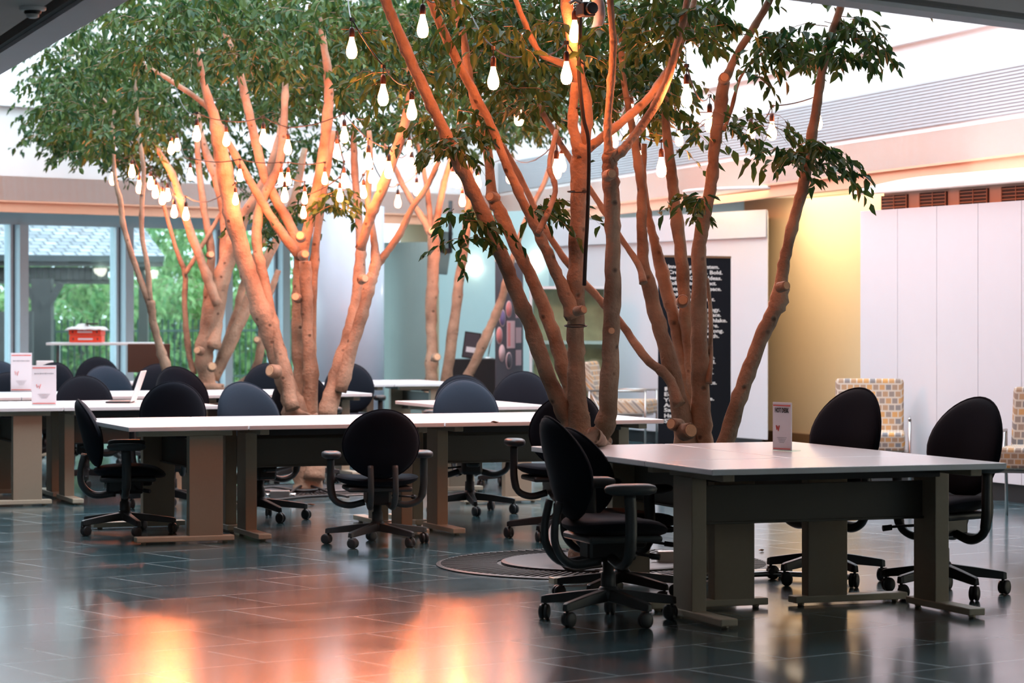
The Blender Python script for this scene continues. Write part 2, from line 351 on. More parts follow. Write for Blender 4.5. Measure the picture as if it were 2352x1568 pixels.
# ---- round column and curved drum wall
mb = MB(); mb.lathe([(.44, 0), (.44, 2.72)], (PX(800, 33.6), 33.6, 0), 48); struct(mb.build('wall_column', 'column'))
mb = MB(); mb.lathe([(.46, 0), (.46, .12)], (PX(800, 33.6), 33.6, 0), 48); struct(mb.build('baseboard_column', 'mullion_dark'))
c = Vector((PX(1010, 36.6), 37.0, 0)); r = 1.05; mb = MB()
for k in range(24):
    a0, a1 = PI+.02+k*.06, PI+.02+(k+1)*.06
    mi = 1 if (k in (9, 10, 11) ) else 0
    vs = [c+Vector((r*math.cos(a), r*math.sin(a), z)) for a, z in ((a0, 0), (a1, 0), (a1, 2.35), (a0, 2.35))]
    vs += [c+Vector(((r-.08)*math.cos(a), (r-.08)*math.sin(a), z)) for a, z in ((a0, 0), (a1, 0), (a1, 2.35), (a0, 2.35))]
    mb.add(vs, [(0, 1, 2, 3), (7, 6, 5, 4), (3, 2, 6, 7), (0, 4, 5, 1), (0, 3, 7, 4), (1, 5, 6, 2)], False, mi)
struct(mb.build('wall_drum', ['drum', 'drum2']))
wall_seg('wall_inner_cream', (PX(935, 37.6), 37.6), (PX(1034, 36.0), 36.0), 0, 2.7, 'yellow', .1)
wall_seg('wall_inner_teal', (PX(1022, 35.6), 35.6), (PX(1275, 34.0), 34.0), 0, 2.7, 'teal', .1)
wall_seg('wall_back_inner', (PX(705, 40.5), 40.5), (1.5, 40.0), 0, 2.9, 'wall', .1)
# ---- white block and yellow wall, right
P1, P2 = Vector((2.61, 28.0, 0)), Vector((.50, 32.0, 0)); d_ = (P2-P1).normalized(); an = math.atan2(d_.y, d_.x); n_ = Vector((d_.y, -d_.x, 0))
mb = MB(); mb.prism([(P1.x, P1.y), (2.86, 30.6), (.95, 34.2), (P2.x, P2.y)], .13, 2.475); struct(mb.build('wall_block', 'panel'))
mb = MB(); mb.prism([(P1.x-.05, P1.y+.10), (2.80, 30.5), (.97, 34.1), (P2.x+.05, P2.y)], 0, .13); struct(mb.build('baseboard_block', 'blackbase'))
mb = MB(); mb.prism([(P1.x-.02, P1.y-.03), (2.87, 30.65), (.93, 34.25), (P2.x-.03, P2.y-.01)], 2.20, 2.48); struct(mb.build('trim_27', 'panel'))
Y0, Y1 = (2.63, 31.05), (5.3, 23.9)
wall_seg('wall_yellow', Y1, Y0, 0, 2.7, 'yellow', .15)
wall_seg('baseboard_yellow', (5.27, 23.88), (2.60, 31.03), 0, .12, 'brown', .03, out=1)
L = bpy.data.lights.new('added_hall_light', 'AREA'); L.shape = 'DISK'; L.size = 2.2; L.energy = 36; L.color = (1, .80, .58)  # area light added to brighten the yellow wall
lo = bpy.data.objects.new('added_hall_light', L); COL.objects.link(lo); lo.location = (2.9, 28.6, 2.66)
rl = thing('added_lamp', 'round ceiling lamp added to warm the yellow wall', 'lamp', (2.9, 28.6, 2.7))
mb = MB(); mb.lathe([(1.12, 0), (1.12, -.03), (1.10, -.03)], n=40); mb.build('housing', 'white', rl); lo.parent = rl; lo.location = (0, 0, -.04)  # made-up disc housing that gives the added light a body
# ================================================================== KIOSK WALL (white cupboard with canopy), right
k0 = Vector((2.91, 22.75, 0)); kd = Vector((.386, -.9225, 0)).normalized(); kn = Vector((kd.y*-1, kd.x, 0)); kn = Vector((.9225, .386, 0)); ka = math.atan2(kd.y, kd.x)
kroot = thing('white_cupboard', 'long white panelled cupboard with curved canopy against the right wall', 'cupboard', k0, ka)
# local: +x along kd, +y = to the atrium?  kn in local coordinates
kl = Matrix.Rotation(-ka, 3, 'Z') @ kn; sy = 1 if kl.y > 0 else -1
LEN = 4.8
mb = MB(); mb.box((LEN/2, sy*.45, 1.2), (LEN, .9-.03, 2.12)); mb.build('body', 'salmon', kroot)
mb = MB(); mb.box((LEN/2, sy*.47, .07), (LEN-.02, .9, .14)); mb.build('plinth', 'blackbase', kroot)
for k in range(8):
    mb = MB(); mb.box((k*.6+.3, -sy*.012+sy*.0, 1.205), (.594, .028, 2.13)); mb.build('door_panel', 'panel', kroot, bevel=.002)
mb = MB(); mb.box((LEN/2+.07, sy*.5, 2.36), (LEN-.14, .76, .20)); mb.build('upper_wall', 'salmon', kroot)
for k in range(8):
    x = .6*k+.33; mb = MB(); mb.box((x, sy*.112, 2.335), (.40, .016, .115)); v_ = mb.build('vent', 'vent', kroot)
    mb = MB()
    for q in range(4): mb.box((x, sy*.102, 2.295+q*.027), (.40, .008, .007))
    for q in (-.2, 0, .2): mb.box((x+q*.98, sy*.101, 2.335), (.008, .008, .115))
    mb.build('vent_slats', 'slat', v_)
mb = MB(); prof = []
for k in range(13):
    t = k/12; prof.append((-.12+1.10*t, 2.425+.17*math.sin(t*PI*.5)**.85))
for (y, z) in prof: pass
n = len(prof); vs = []
for x in (.02, LEN): vs += [(x, sy*y, z) for y, z in prof]+[(x, sy*y, z-.03) for y, z in prof]
fs = []
for i in range(n-1):
    fs += [(i, i+1, 2*n+i+1, 2*n+i), (n+i, 3*n+i, 3*n+i+1, n+i+1), (i, n+i, n+i+1, i+1), (2*n+i, 2*n+i+1, 3*n+i+1, 3*n+i)]
fs += [(0, 2*n, 3*n, n), (n-1, 2*n-1, 4*n-1, 3*n-1)]
mb.add(vs, fs, True); mb.build('canopy', 'canopy', kroot)
# ================================================================== CHAIRS
def office_chair_proto(name, fab, dark):
    root = thing(name, 'x', 'chair'); pl = 'plastic_dark' if dark else 'plastic'
    # back cushion
    a, b, T = .236, .212, .058; rings, seg = 7, 36; mb = MB(); 
    def P(rr, th, side):
        y = a*rr*math.cos(th); z = b*rr*math.sin(th)
        y *= 1-.04*(z/b) if z > 0 else 1
        t = T*math.sqrt(max(0, 1-rr**3.2))*side
        x = t + .055*(y/a)**2 - .28*z - .35*z*abs(z) if z > 0 else t + .055*(y/a)**2 - .24*z
        return (-.225+x, y, .632+z)
    vs = []; fs = []
    for side in (1, -1):
        o = len(vs); vs.append(P(0, 0, side))
        for i in range(1, rings+1):
            rr = math.sin(i/rings*PI/2)
            for j in range(seg): vs.append(P(rr if i < rings else 1, 2*PI*j/seg, side))
        for j in range(seg):
            f = (o, o+1+j, o+1+(j+1) % seg); fs.append(f if side < 0 else f[::-1])
            for i in range(rings-1):
                q = (o+1+i*seg+j, o+1+(i+1)*seg+j, o+1+(i+1)*seg+(j+1) % seg, o+1+i*seg+(j+1) % seg); fs.append(q if side < 0 else q[::-1])
    mb.add(vs, fs, True); bk = mb.build('backrest', fab, root)
    # piping seam
    mb = MB(); ring_ = [P(1.0, 2*PI*j/40, 1) for j in range(41)]; mb.tube([Vector(p) for p in ring_], .006, 5, cap=False); mb.build('piping', fab, bk)
    # back bars
    for s in (-1, 1):
        pts = catmull([(-.262, s*.075, .50), (-.285, s*.075, .40), (-.275, s*.075, .31), (-.20, s*.07, .245), (-.06, s*.06, .255)], 5)
        mb = MB(); mb.tube(pts, .019, 8, flat=1.0); mb.build('back_bar', pl, root)
    # seat
    mb = MB(); rings = 6; seg = 36
    def S(rr, th, up):
        c_, s_ = math.cos(th), math.sin(th); e = .78
        x = .235*rr*math.copysign(abs(c_)**e, c_); y = .255*rr*math.copysign(abs(s_)**e, s_)
        t = math.sqrt(max(0, 1-rr**4))
        z = .400+(.028*t if up > 0 else -.045*t) - (.03*(max(0, x)/.235)**3) + .018*(y/.255)**2
        return (.03+x, y, z)
    vs = []; fs = []
    for side in (1, -1):
        o = len(vs); vs.append(S(0, 0, side))
        for i in range(1, rings+1):
            for j in range(seg): vs.append(S(math.sin(i/rings*PI/2), 2*PI*j/seg, side))
        for j in range(seg):
            f = (o, o+1+j, o+1+(j+1) % seg); fs.append(f if side > 0 else f[::-1])
            for i in range(rings-1):
                q = (o+1+i*seg+j, o+1+(i+1)*seg+j, o+1+(i+1)*seg+(j+1) % seg, o+1+i*seg+(j+1) % seg); fs.append(q if side > 0 else q[::-1])
    mb.add(vs, fs, True); st = mb.build('seat', fab, root)
    mb = MB(); mb.box((.02, 0, .348), (.36, .40, .03)); mb.build('seat_shell', pl, st, bevel=.014, seg=3)
    # mechanism
    mb = MB(); mb.box((0, 0, .30), (.24, .15, .10)); mb.box((.10, 0, .32), (.16, .10, .04)); mc = mb.build('mechanism', 'plastic_dark', root, bevel=.02, seg=2)
    mb = MB(); mb.tube([(.06, -.06, .30), (.08, -.20, .29), (.12, -.245, .285)], .007, 6); mb.tube([(.12, -.235, .285), (.16, -.26, .28)], .014, 6); mb.build('lever', 'black', mc)
    # arms
    for s in (-1, 1):
        pts = catmull([(-.01, s*.08, .265), (.0, s*.18, .245), (.005, s*.262, .275), (.01, s*.288, .35), (.01, s*.290, .45), (.005, s*.290, .535)], 5)
        mb = MB(); mb.tube(pts, [.020]*12+[.024]*(len(pts)-12), 8, flat=1.25); ar = mb.build('arm', pl, root)
        mb = MB(); n_ = 20; vs = []; fs = []
        for z, k in ((.535, .72), (.545, .96), (.560, 1.0), (.572, .93), (.579, .70)):
            vs += [(.01+.125*k*math.copysign(abs(math.cos(2*PI*j/n_))**.8, math.cos(2*PI*j/n_)), s*.285+.060*k*math.copysign(abs(math.sin(2*PI*j/n_))**.8, math.sin(2*PI*j/n_)), z) for j in range(n_)]
        for i in range(4): fs += [(i*n_+j, i*n_+(j+1) % n_, (i+1)*n_+(j+1) % n_, (i+1)*n_+j) for j in range(n_)]
        fs += [tuple(range(n_))[::-1], tuple(4*n_+j for j in range(n_))]
        mb.add(vs, fs, True); mb.build('arm_pad', pl, ar)
    # column + star base
    mb = MB(); mb.lathe([(.036, .10), (.034, .20), (.026, .205), (.026, .27)], n=16); mb.build('column', pl, root)
    mb = MB(); mb.lathe([(.045, .085), (.052, .10), (.052, .125), (.038, .145)], n=16)
    for k in range(5):
        a_ = 2*PI*k/5+math.radians(98-100); R_ = Matrix.Rotation(a_, 4, 'Z')
        vs = []
        for (x, hw, z0, z1) in ((.03, .030, .085, .135), (.16, .025, .078, .120), (.31, .021, .066, .100), (.33, .014, .066, .094)):
            vs += [(x, -hw, z0), (x, hw, z0), (x, hw*.72, z1), (x, -hw*.72, z1)]
        fs = []
        for i in range(3):
            for j in range(4): fs.append((i*4+j, i*4+(j+1) % 4, (i+1)*4+(j+1) % 4, (i+1)*4+j))
        fs += [(0, 3, 2, 1), (12, 13, 14, 15)]; fs = [f[::-1] for f in fs]
        mb.add(vs, fs, False, 0, R_)
    mb.build('star_base', pl, root, bevel=.004)
    for k in range(5):
        a_ = 2*PI*k/5+math.radians(98-100); sp = random.uniform(0, 6.28); mb = MB()
        px_, py_ = .312*math.cos(a_), .312*math.sin(a_)
        for s in (-1, 1):
            T_ = Matrix.Translation((px_, py_, .031)) @ Matrix.Rotation(sp, 4, 'Z') @ Matrix.Translation((.012, s*.013, 0)) @ Matrix.Rotation(PI/2, 4, 'X')
            mb.lathe([(.022, -.011), (.031, -.007), (.031, .007), (.022, .011)], n=18, T=T_)
        mb.lathe([(.008, .03), (.008, .07)], (px_, py_, 0), 8)
        T_ = Matrix.Translation((px_, py_, .034)) @ Matrix.Rotation(sp, 4, 'Z'); mb.box((0, 0, 0), (.03, .018, .05), R=T_)
        mb.build('caster', 'black' if dark else 'plastic', root)
    return root
chair_specs = [
 # px_of_base, depth, heading deg, height scale, proto, label
 (867, 16.95, 100, 1.0, 0, 'black office chair with grey arms seen squarely from behind, centre foreground'),
 (287, 17.8, 8, 1.03, 0, 'black office chair in profile at the left, facing right'),
 (1397, 12.75, 17, 1.13, 0, 'nearest black office chair with grey arm pads, left of the front right desk'),
 (1428, 13.75, 24, 1.02, 1, 'black office chair half hidden directly behind the nearest chair at the front desk'),
 (1893, 14.6, 224, 1.215, 1, 'left of two tall black office chairs behind the right desks'),
 (2165, 13.95, 222, 1.18, 1, 'right of two tall black office chairs behind the right desks'),
 (597, 18.95, 302, 1.12, 2, 'navy blue office chair turned right, just left of the thick middle trunk'),
 (396, 19.95, 98, 1.11, 1, 'black round-backed office chair before the white laptop desk'),
 (196, 22.6, 282, 1.07, 1, 'black office chair behind the desk sign on the left, level with the laptop'),
 (257, 25.9, 292, 1.09, 2, 'dark navy office chair left of the laptop, in a rear row'),
 (225, 28.9, 280, 1.13, 1, 'farthest black office chair below the red boxes, partly behind a navy chair'),
 (104, 26.2, 262, 1.12, 1, 'black office chair between the two white desk signs on the left'),
 (10, 25.7, 272, 1.02, 1, 'black office chair cut off by the left edge, next to the nearer desk sign'),
 (-12, 27.7, 272, 1.10, 2, 'dark office chair at the far left edge beside the farther desk sign'),
 (357, 26.4, 272, 1.10, 1, 'black office chair under the dark monitor behind the thin leaning stem'),
 (440, 22.35, 70, 1.18, 1, 'black office chair left of the large leaning trunks, behind a full round backed chair'),
 (612, 25.9, 272, 1.12, 1, 'black office chair showing left of the thick middle trunk'),
 (692, 23.05, 92, 1.10, 1, 'black office chair hidden behind the thick middle trunk'),
 (803, 25.9, 275, 1.12, 1, 'black office chair behind the slanting pair of stems beside the round column'),
 (1079, 19.6, 280, 1.12, 2, 'dark blue office chair behind the desk with the dry leaf'),
 (1067, 22.9, 275, 1.07, 1, 'black office chair just showing behind the dark blue one'),
 (1190, 22.3, 262, 1.12, 1, 'black office chair in front of the charcoal banner, left of the front tree'),
 (1283, 17.42, 104, 1.10, 1, 'black office chair seen from behind through the stems at the foot of the front tree'),
]
protos = [office_chair_proto('office_chair', 'fabric', False), office_chair_proto('office_chair', 'fabric', True), office_chair_proto('office_chair', 'fabric_blue', True)]
used = set()
for (px, d, hd, hz, k, lab) in chair_specs:
    o = protos[k] if k not in used else copy_tree(protos[k]); used.add(k)
    o.location = (PX(px, d), d, 0); o.rotation_euler = (0, 0, math.radians(hd)); o.scale = (1, 1, hz)
    o['label'] = lab; o['category'] = 'chair'; o['group'] = 'office chairs around the white desks'
# ================================================================== DESKS
GA = math.radians(20.5); VV = Vector((math.cos(GA), math.sin(GA), 0)); UU = Vector((-math.sin(GA), math.cos(GA), 0))
def desk(o, v0, v1, u0, u1, axis, user, label, sign=None):
    """rectangle in grid coordinates from origin o; axis 'v' or 'u' = long axis; user = +1/-1 side across the long axis"""
    Lx, Dy = ((v1-v0), (u1-u0)) if axis == 'v' else ((u1-u0), (v1-v0))
    c = Vector((*o, 0))+VV*(v0+v1)/2+UU*(u0+u1)/2; rz = GA if axis == 'v' else GA+PI/2
    root = thing('desk', label, 'desk', c, rz, 'white office desks')
    if user < 0: pass
    g = .004; mb = MB(); mb.box((0, 0, .716), (Lx-g, Dy-g, .028)); mb.build('tabletop', 'tabletop', root, bevel=.004)
    mb = MB(); ys = Dy/2*1.0
    mb.box((0, -Dy/2+.003, .7135), (Lx-.012, .004, .022)); mb.box((0, Dy/2-.003, .7135), (Lx-.012, .004, .022))
    mb.box((-Lx/2+.003, 0, .7135), (.004, Dy-.012, .022)); mb.box((Lx/2-.003, 0, .7135), (.004, Dy-.012, .022))
    yc = .13*(-user)          # column sits away from the user
    for s in (-1, 1):
        x = s*(Lx/2-.12); mb = MB(); mb.box((x, yc, .355), (.075, .215, .625)); mb.box((x, 0, .684), (.06, Dy-.16, .034))
        lg = mb.build('leg', 'tleg', root, bevel=.004)
        mb = MB(); mb.box((x, 0, .030), (.085, min(.62, Dy-.1), .034)); 
        for q in (-1, 1): mb.lathe([(.018, 0), (.018, .015)], (x, q*(min(.62, Dy-.1)/2-.05), 0), 10)
        mb.build('foot', 'tfoot', lg, bevel=.012, seg=2)
    mb = MB(); mb.box((0, yc-user*.03, .535), (Lx-.30, .022, .175)); mb.box((0, yc-user*.03, .445), (Lx-.30, .05, .012)); mb.build('modesty_panel', 'modesty', root, bevel=.003)
    mb = MB(); mb.box((0, yc+user*.09, .655), (Lx-.34, .16, .01)); mb.box((0, yc+user*.01, .675), (Lx-.34, .01, .045)); mb.box((0, yc+user*.17, .668), (Lx-.34, .01, .03)); mb.build('cable_tray', 'tray', root)
    if sign:
        mb = MB(); sx, y_ = sign; yy = yc-user*.03-.0135
        mb.box((sx, yy, .555), (.085, .003, .062)); pn = mb.build('number_plate', 'tleg', root)
        text_mesh('53', .05, 'lettering', 'ink', pn, (sx, yy-.0025, .538), 0, width=.052, align='CENTER')
    return root
OA = (.898, 12.32)     # front right group, near left corner
desk(OA, 0, 1.52, 0, .76, 'v', -1, 'nearest white desk in front at the right, lengthwise to the viewer')
desk(OA, 0, .76, .765, 2.285, 'u', 1, 'white desk behind the nearest one, left of the end-on pair')
desk(OA, .765, 1.525, .765, 2.285, 'u', -1, 'white desk behind the nearest one, right of the end-on pair, carrying the narrow sign')
O1 = (-2.35, 16.8)
desk(O1, 0, .76, 0, 1.52, 'u', 1, 'white desk end-on at the left of the middle group, beside the chair in profile')
desk(O1, .765, 2.05, 0, .76, 'v', -1, 'white desk with number 53 on its front panel', sign=(-.50, 0))
desk(O1, .765, 2.05, .765, 1.525, 'v', 1, 'white desk back to back with the one numbered 53, on its far side')
desk(O1, 2.055, 3.58, 0, .76, 'v', -1, 'white desk with the dry brown leaf on it, left of the front tree')
desk(O1, 2.055, 3.58, .765, 1.525, 'v', 1, 'white desk on the far side of the one with the dry leaf')
O0 = (-3.32, 20.3)
desk(O0, -.76, 0, 0, 1.52, 'u', 1, 'white desk end-on at the left edge under the nearer paper sign')
desk(O0, .005, 1.20, 0, .76, 'v', -1, 'white desk right of the end-on left desk, in front of the laptop desk')
desk(O0, .005, 1.20, .765, 1.525, 'v', 1, 'white desk carrying the open white laptop')
O2 = (-1.21, 23.8)
desk(O2, -1.52, 0, 0, .76, 'v', -1, 'white desk in the far row just left of the round column, near side')
desk(O2, -1.52, 0, .765, 1.525, 'v', 1, 'white desk in the far row left of the round column, far side')
desk(O2, -3.045, -1.525, 0, .76, 'v', -1, 'white desk in the far row behind the leaning left trunks, near side')
desk(O2, -3.045, -1.525, .765, 1.525, 'v', 1, 'white desk in the far row behind the leaning left trunks, far side')
desk(O2, -4.57, -3.05, 0, .76, 'v', -1, 'white desk in the far row at the left edge, near side')
desk(O2, -4.57, -3.05, .765, 1.525, 'v', 1, 'white desk in the far row at the left edge, far side')
O4 = (-1.15, 26.9)
desk(O4, 0, .76, 0, 1.52, 'u', 1, 'far white desk end-on in front of the curved grey wall')
desk(O4, -1.27, -.005, 0, .76, 'v', -1, 'far white desk right of the slanting stems, beside the end-on one')
desk((-.40, 20.4), 0, .76, 0, 1.52, 'u', 1, 'white desk behind the dark blue chair near the middle')
O3 = (-4.7, 26.9)
desk(O3, 0, 1.52, 0, .76, 'v', -1, 'farthest white desk on the left, carrying the dark monitor')
# ================================================================== TREES
# positions of the hanging bulbs (photo column, row of the glass top, glass length); the trees keep their leaves off them
BL = {1: (971, 32, 54), 2: (808, 84, 50), 3: (1133, 152, 53), 4: (1320, 45, 52), 5: (1301, 140, 53), 6: (880, 192, 50), 7: (946, 228, 47), 8: (1583, 95, 42), 9: (1577, 192, 52),
 10: (1630, 257, 46), 11: (1773, 278, 43), 12: (1878, 255, 43), 13: (1725, 283, 36), 14: (1467, 345, 47), 15: (1519, 360, 46), 16: (1278, 364, 46), 17: (1192, 245, 43), 18: (1172, 385, 35),
 19: (1410, 298, 40), 20: (1560, 300, 34), 21: (452, 288, 36), 22: (605, 296, 35), 23: (661, 320, 34), 24: (520, 303, 32), 25: (303, 378, 29), 26: (259, 395, 29), 27: (320, 414, 29),
 28: (346, 405, 29), 29: (357, 425, 29), 30: (385, 432, 29), 31: (373, 440, 29), 32: (400, 470, 29), 33: (427, 475, 30), 34: (437, 385, 28), 36: (791, 290, 37), 37: (774, 330, 34),
 38: (846, 350, 39), 39: (853, 390, 30), 40: (893, 370, 39), 41: (790, 397, 33), 42: (781, 432, 31), 43: (835, 425, 30), 44: (746, 395, 28), 45: (646, 396, 29), 46: (662, 396, 29),
 47: (654, 430, 34), 48: (697, 473, 28), 49: (914, 447, 29), 50: (957, 420, 28), 51: (945, 362, 33), 53: (1005, 358, 28), 54: (1040, 395, 33), 55: (1052, 400, 31),
 56: (1062, 445, 28), 57: (700, 440, 28), 58: (407, 318, 28), 59: (393, 325, 28), 61: (1500, 68, 36), 62: (1290, 352, 42), 64: (541, 442, 28), 65: (1098, 403, 28), 66: (551, 388, 28), 67: (940, 322, 32), 68: (1450, 238, 44)}
DL = {}
for k, (x, y, l) in BL.items(): DL[k] = min(26.8, F*.124/l)
DL.update({21: 21.3, 22: 21.2, 23: 21.3, 24: 21.5, 34: 22.0, 36: 21.0, 37: 21.2, 38: 21.0, 39: 21.3, 40: 20.8, 41: 21.6, 42: 21.5, 43: 21.5, 44: 21.6, 45: 21.5, 46: 21.4, 47: 21.3, 48: 21.6, 57: 21.5, 64: 21.6, 66: 21.6, 49: 27.0, 50: 27.6, 51: 27.6, 53: 28.2, 54: 28.2, 55: 28.3, 56: 28.3, 65: 28.2, 67: 27.8, 18: 28.0})
LEAFY = {2, 4, 5, 6, 8, 13, 17, 53, 58, 59, 61}
def tube_noise(mb, pts, rad, n=10):
    P3 = catmull([(p[0], p[1], p[2], r) for p, r in zip(pts, rad)], 6)
    ph = random.uniform(0, 50); pp = []; rr = []
    for i, q in enumerate(P3):
        k = 1+.045*math.sin(ph+i*.9)+.03*math.sin(ph*2+i*2.1)
        if random.random() < .10: k *= 1.16
        jit = q[3]*.09
        pp.append((q[0]+random.uniform(-jit, jit), q[1], q[2]+0)); rr.append(q[3]*k)
    mb.tube(pp, rr, n)
def stem_px(mb, d0, d1, pts):
    y0, y1 = pts[0][1], pts[-1][1]; P3 = []; R3 = []
    for (px, py, w) in pts:
        t = (py-y0)/(y1-y0) if abs(y1-y0) > 1 else 0; d = d0+(d1-d0)*t
        P3.append(W(px, py, d)); R3.append(w/2/F*d)
    tube_noise(mb, P3, R3); return P3
def leaf_cloud(name, parent, sprays, m, size=.075, per=13, rnd=rng, droop=1.0, keep_clear=False):
    """sprays: array (n,3) of spray starts; each is a drooping twig with leaves"""
    S = np.asarray(sprays); n = len(S)
    az = rnd.uniform(0, 2*PI, n); ln = rnd.uniform(.14, .36, n)*size/.075*droop
    t = np.tile(np.linspace(.1, 1, per), (n, 1))
    dx = np.cos(az)[:, None]*ln[:, None]*t; dy = np.sin(az)[:, None]*ln[:, None]*t
    rise = rnd.uniform(-.1, .4, n)[:, None]
    dz = ln[:, None]*(rise*t-.6*t*t)
    base = np.stack([S[:, 0:1]+dx, S[:, 1:2]+dy, S[:, 2:3]+dz], -1).reshape(-1, 3)
    k = len(base); base += rnd.normal(0, .012, base.shape)
    side = np.where(np.arange(per) % 2 == 0, 1, -1)[None, :]*np.ones((n, 1))
    la = (az[:, None]+side*rnd.uniform(.4, 1.4, (n, per))).reshape(-1)
    pit = rnd.uniform(-1.35, -.15, k)
    D = np.stack([np.cos(la)*np.cos(pit), np.sin(la)*np.cos(pit), np.sin(pit)], -1)
    up = rnd.normal(0, .5, (k, 3)); up[:, 2] += 1; Wd = np.cross(D, up); Wd /= np.linalg.norm(Wd, axis=1)[:, None]; Nm = np.cross(Wd, D)
    if keep_clear:
        ex = CX+F*base[:, 0]/base[:, 1]; ey = HY+F*(HC-base[:, 2])/base[:, 1]; kp = np.ones(k, bool)
        for q, (bx_, by_, bl_) in BL.items():
            m_ = (abs(ex-bx_) < bl_*.48+6) & (ey > by_-bl_*.7) & (ey < by_+bl_*1.1) & (base[:, 1] < DL[q]+.15)
            if q in LEAFY: m_ &= rnd.random(k) < .72
            kp &= ~m_
        base, D, Wd, Nm = base[kp], D[kp], Wd[kp], Nm[kp]; k = len(base)
    L_ = size*rnd.uniform(.7, 1.25, k)[:, None]; wd = L_*rnd.uniform(.40, .52, k)[:, None]
    f = .25
    V = np.stack([base, base+D*L_*.32+Wd*wd*.5+Nm*wd*f, base+D*L_*.68+Wd*wd*.36+Nm*wd*f*.7, base+D*L_*1.05-Nm*L_*.10,
                  base+D*L_*.68-Wd*wd*.36+Nm*wd*f*.7, base+D*L_*.32-Wd*wd*.5+Nm*wd*f], 1).reshape(-1, 3)
    idx = np.arange(k)[:, None]*6; Fq = np.concatenate([idx+np.array([0, 1, 2, 3]), idx+np.array([0, 3, 4, 5])], 1).reshape(-1)
    # twigs: thin 3-sided tubes (as extra verts)
    tt = np.linspace(0, 1, 4); tv = []
    for j, q in enumerate(tt):
        c = np.stack([S[:, 0]+np.cos(az)*ln*q, S[:, 1]+np.sin(az)*ln*q, S[:, 2]+ln*(rise[:, 0]*q-.6*q*q)], -1)
        r = .0022*(1.3-q)*size/.075
        for a in range(3): tv.append(c+np.array([math.cos(a*2.094)*r, 0, math.sin(a*2.094)*r]))
    TV = np.stack(tv, 1).reshape(-1, 3); off = len(V); tf = []
    loc = [[j*3+a, j*3+(a+1) % 3, (j+1)*3+(a+1) % 3, (j+1)*3+a] for j in range(3) for a in range(3)]
    TF = (off+np.arange(n)[:, None]*12+np.array(loc).reshape(-1)[None, :]).reshape(-1)
    AV = np.concatenate([V, TV]); AF = np.concatenate([Fq, TF])
    me = bpy.data.meshes.new(name); me.vertices.add(len(AV)); me.vertices.foreach_set('co', AV.astype(np.float32).ravel())
    me.loops.add(len(AF)); me.loops.foreach_set('vertex_index', AF.astype(np.int32)); npoly = len(AF)//4
    me.polygons.add(npoly); me.polygons.foreach_set('loop_start', np.arange(0, len(AF), 4, dtype=np.int32)); me.polygons.foreach_set('loop_total', np.full(npoly, 4, np.int32))
    mi = np.zeros(npoly, np.int32); mi[len(Fq)//4:] = 1; me.materials.append(M[m]); me.materials.append(M['bark']); me.polygons.foreach_set('material_index', mi)
    me.update(calc_edges=True); me.validate(); o = bpy.data.objects.new(name, me); COL.objects.link(o)
    if parent: o.parent = parent
    o['kind'] = 'stuff'; return o
def in_poly(x, y, poly):
    c = False; j = len(poly)-1
    for i in range(len(poly)):
        if (poly[i][1] > y) != (poly[j][1] > y) and x < (poly[j][0]-poly[i][0])*(y-poly[i][1])/(poly[j][1]-poly[i][1])+poly[i][0]: c = not c
        j = i
    return c
INNER = offset_quad([-.35, -.35, -.75, -.35])
def spray_pts(poly, n, d0, d1):
    xs = [p[0] for p in poly]; ys = [p[1] for p in poly]; out = []; tries = 0
    while len(out) < n and tries < n*30:
        tries += 1; x, y = random.uniform(min(xs), max(xs)), random.uniform(min(ys), max(ys))
        if in_poly(x, y, poly):
            p = W(x, y, random.uniform(d0, d1))
            if p.z < 2.6 or in_poly(p.x, p.y, INNER): out.append(tuple(p))
    return out
def stub(parent, px, py, d, w, ang_deg, L_=.035):
    L_ *= .4; w *= .85
    """sawn-off branch: short bark collar with a pale cut face, pointing roughly to the viewer side"""
    c = W(px, py, d); r = w/2/F*d; a = math.radians(ang_deg); dr = Vector((math.sin(a), -math.cos(a), .15)).normalized()
    mb = MB(); mb.tube([c-dr*.05, c+dr*L_*.6, c+dr*L_], [r*1.25, r*1.12, r*1.02], 12, cap=True); s_ = mb.build('pruned_stub', 'bark', parent)
    mb = MB(); mb.tube([c+dr*L_*.99, c+dr*(L_+.004)], [r*.86, r*.84], 14, smooth=False); mb.build('cut_face', 'wood_cut', s_)
def tree(label, stems, sprays, stubs=(), size=.078, per=13):
    root = thing('ficus_tree', label, 'tree', group='indoor ficus trees')
    mb = MB()
    for (d0, d1, pts) in stems: stem_px(mb, d0, d1, pts)
    root_loc = W(stems[0][2][0][0], stems[0][2][0][1], stems[0][0]); root_loc.z = 0
    root.location = root_loc
    def fix(o): o.location = -root_loc; return o
    fix(mb.build('trunk', 'bark', root))
    fix(leaf_cloud('foliage', root, sprays, 'leaf', size, per, keep_clear=True))
    for s in stubs:
        stub(root, *s)
    for ch in root.children:
        if ch.name.startswith('pruned_stub'): ch.location = -root_loc
    return root
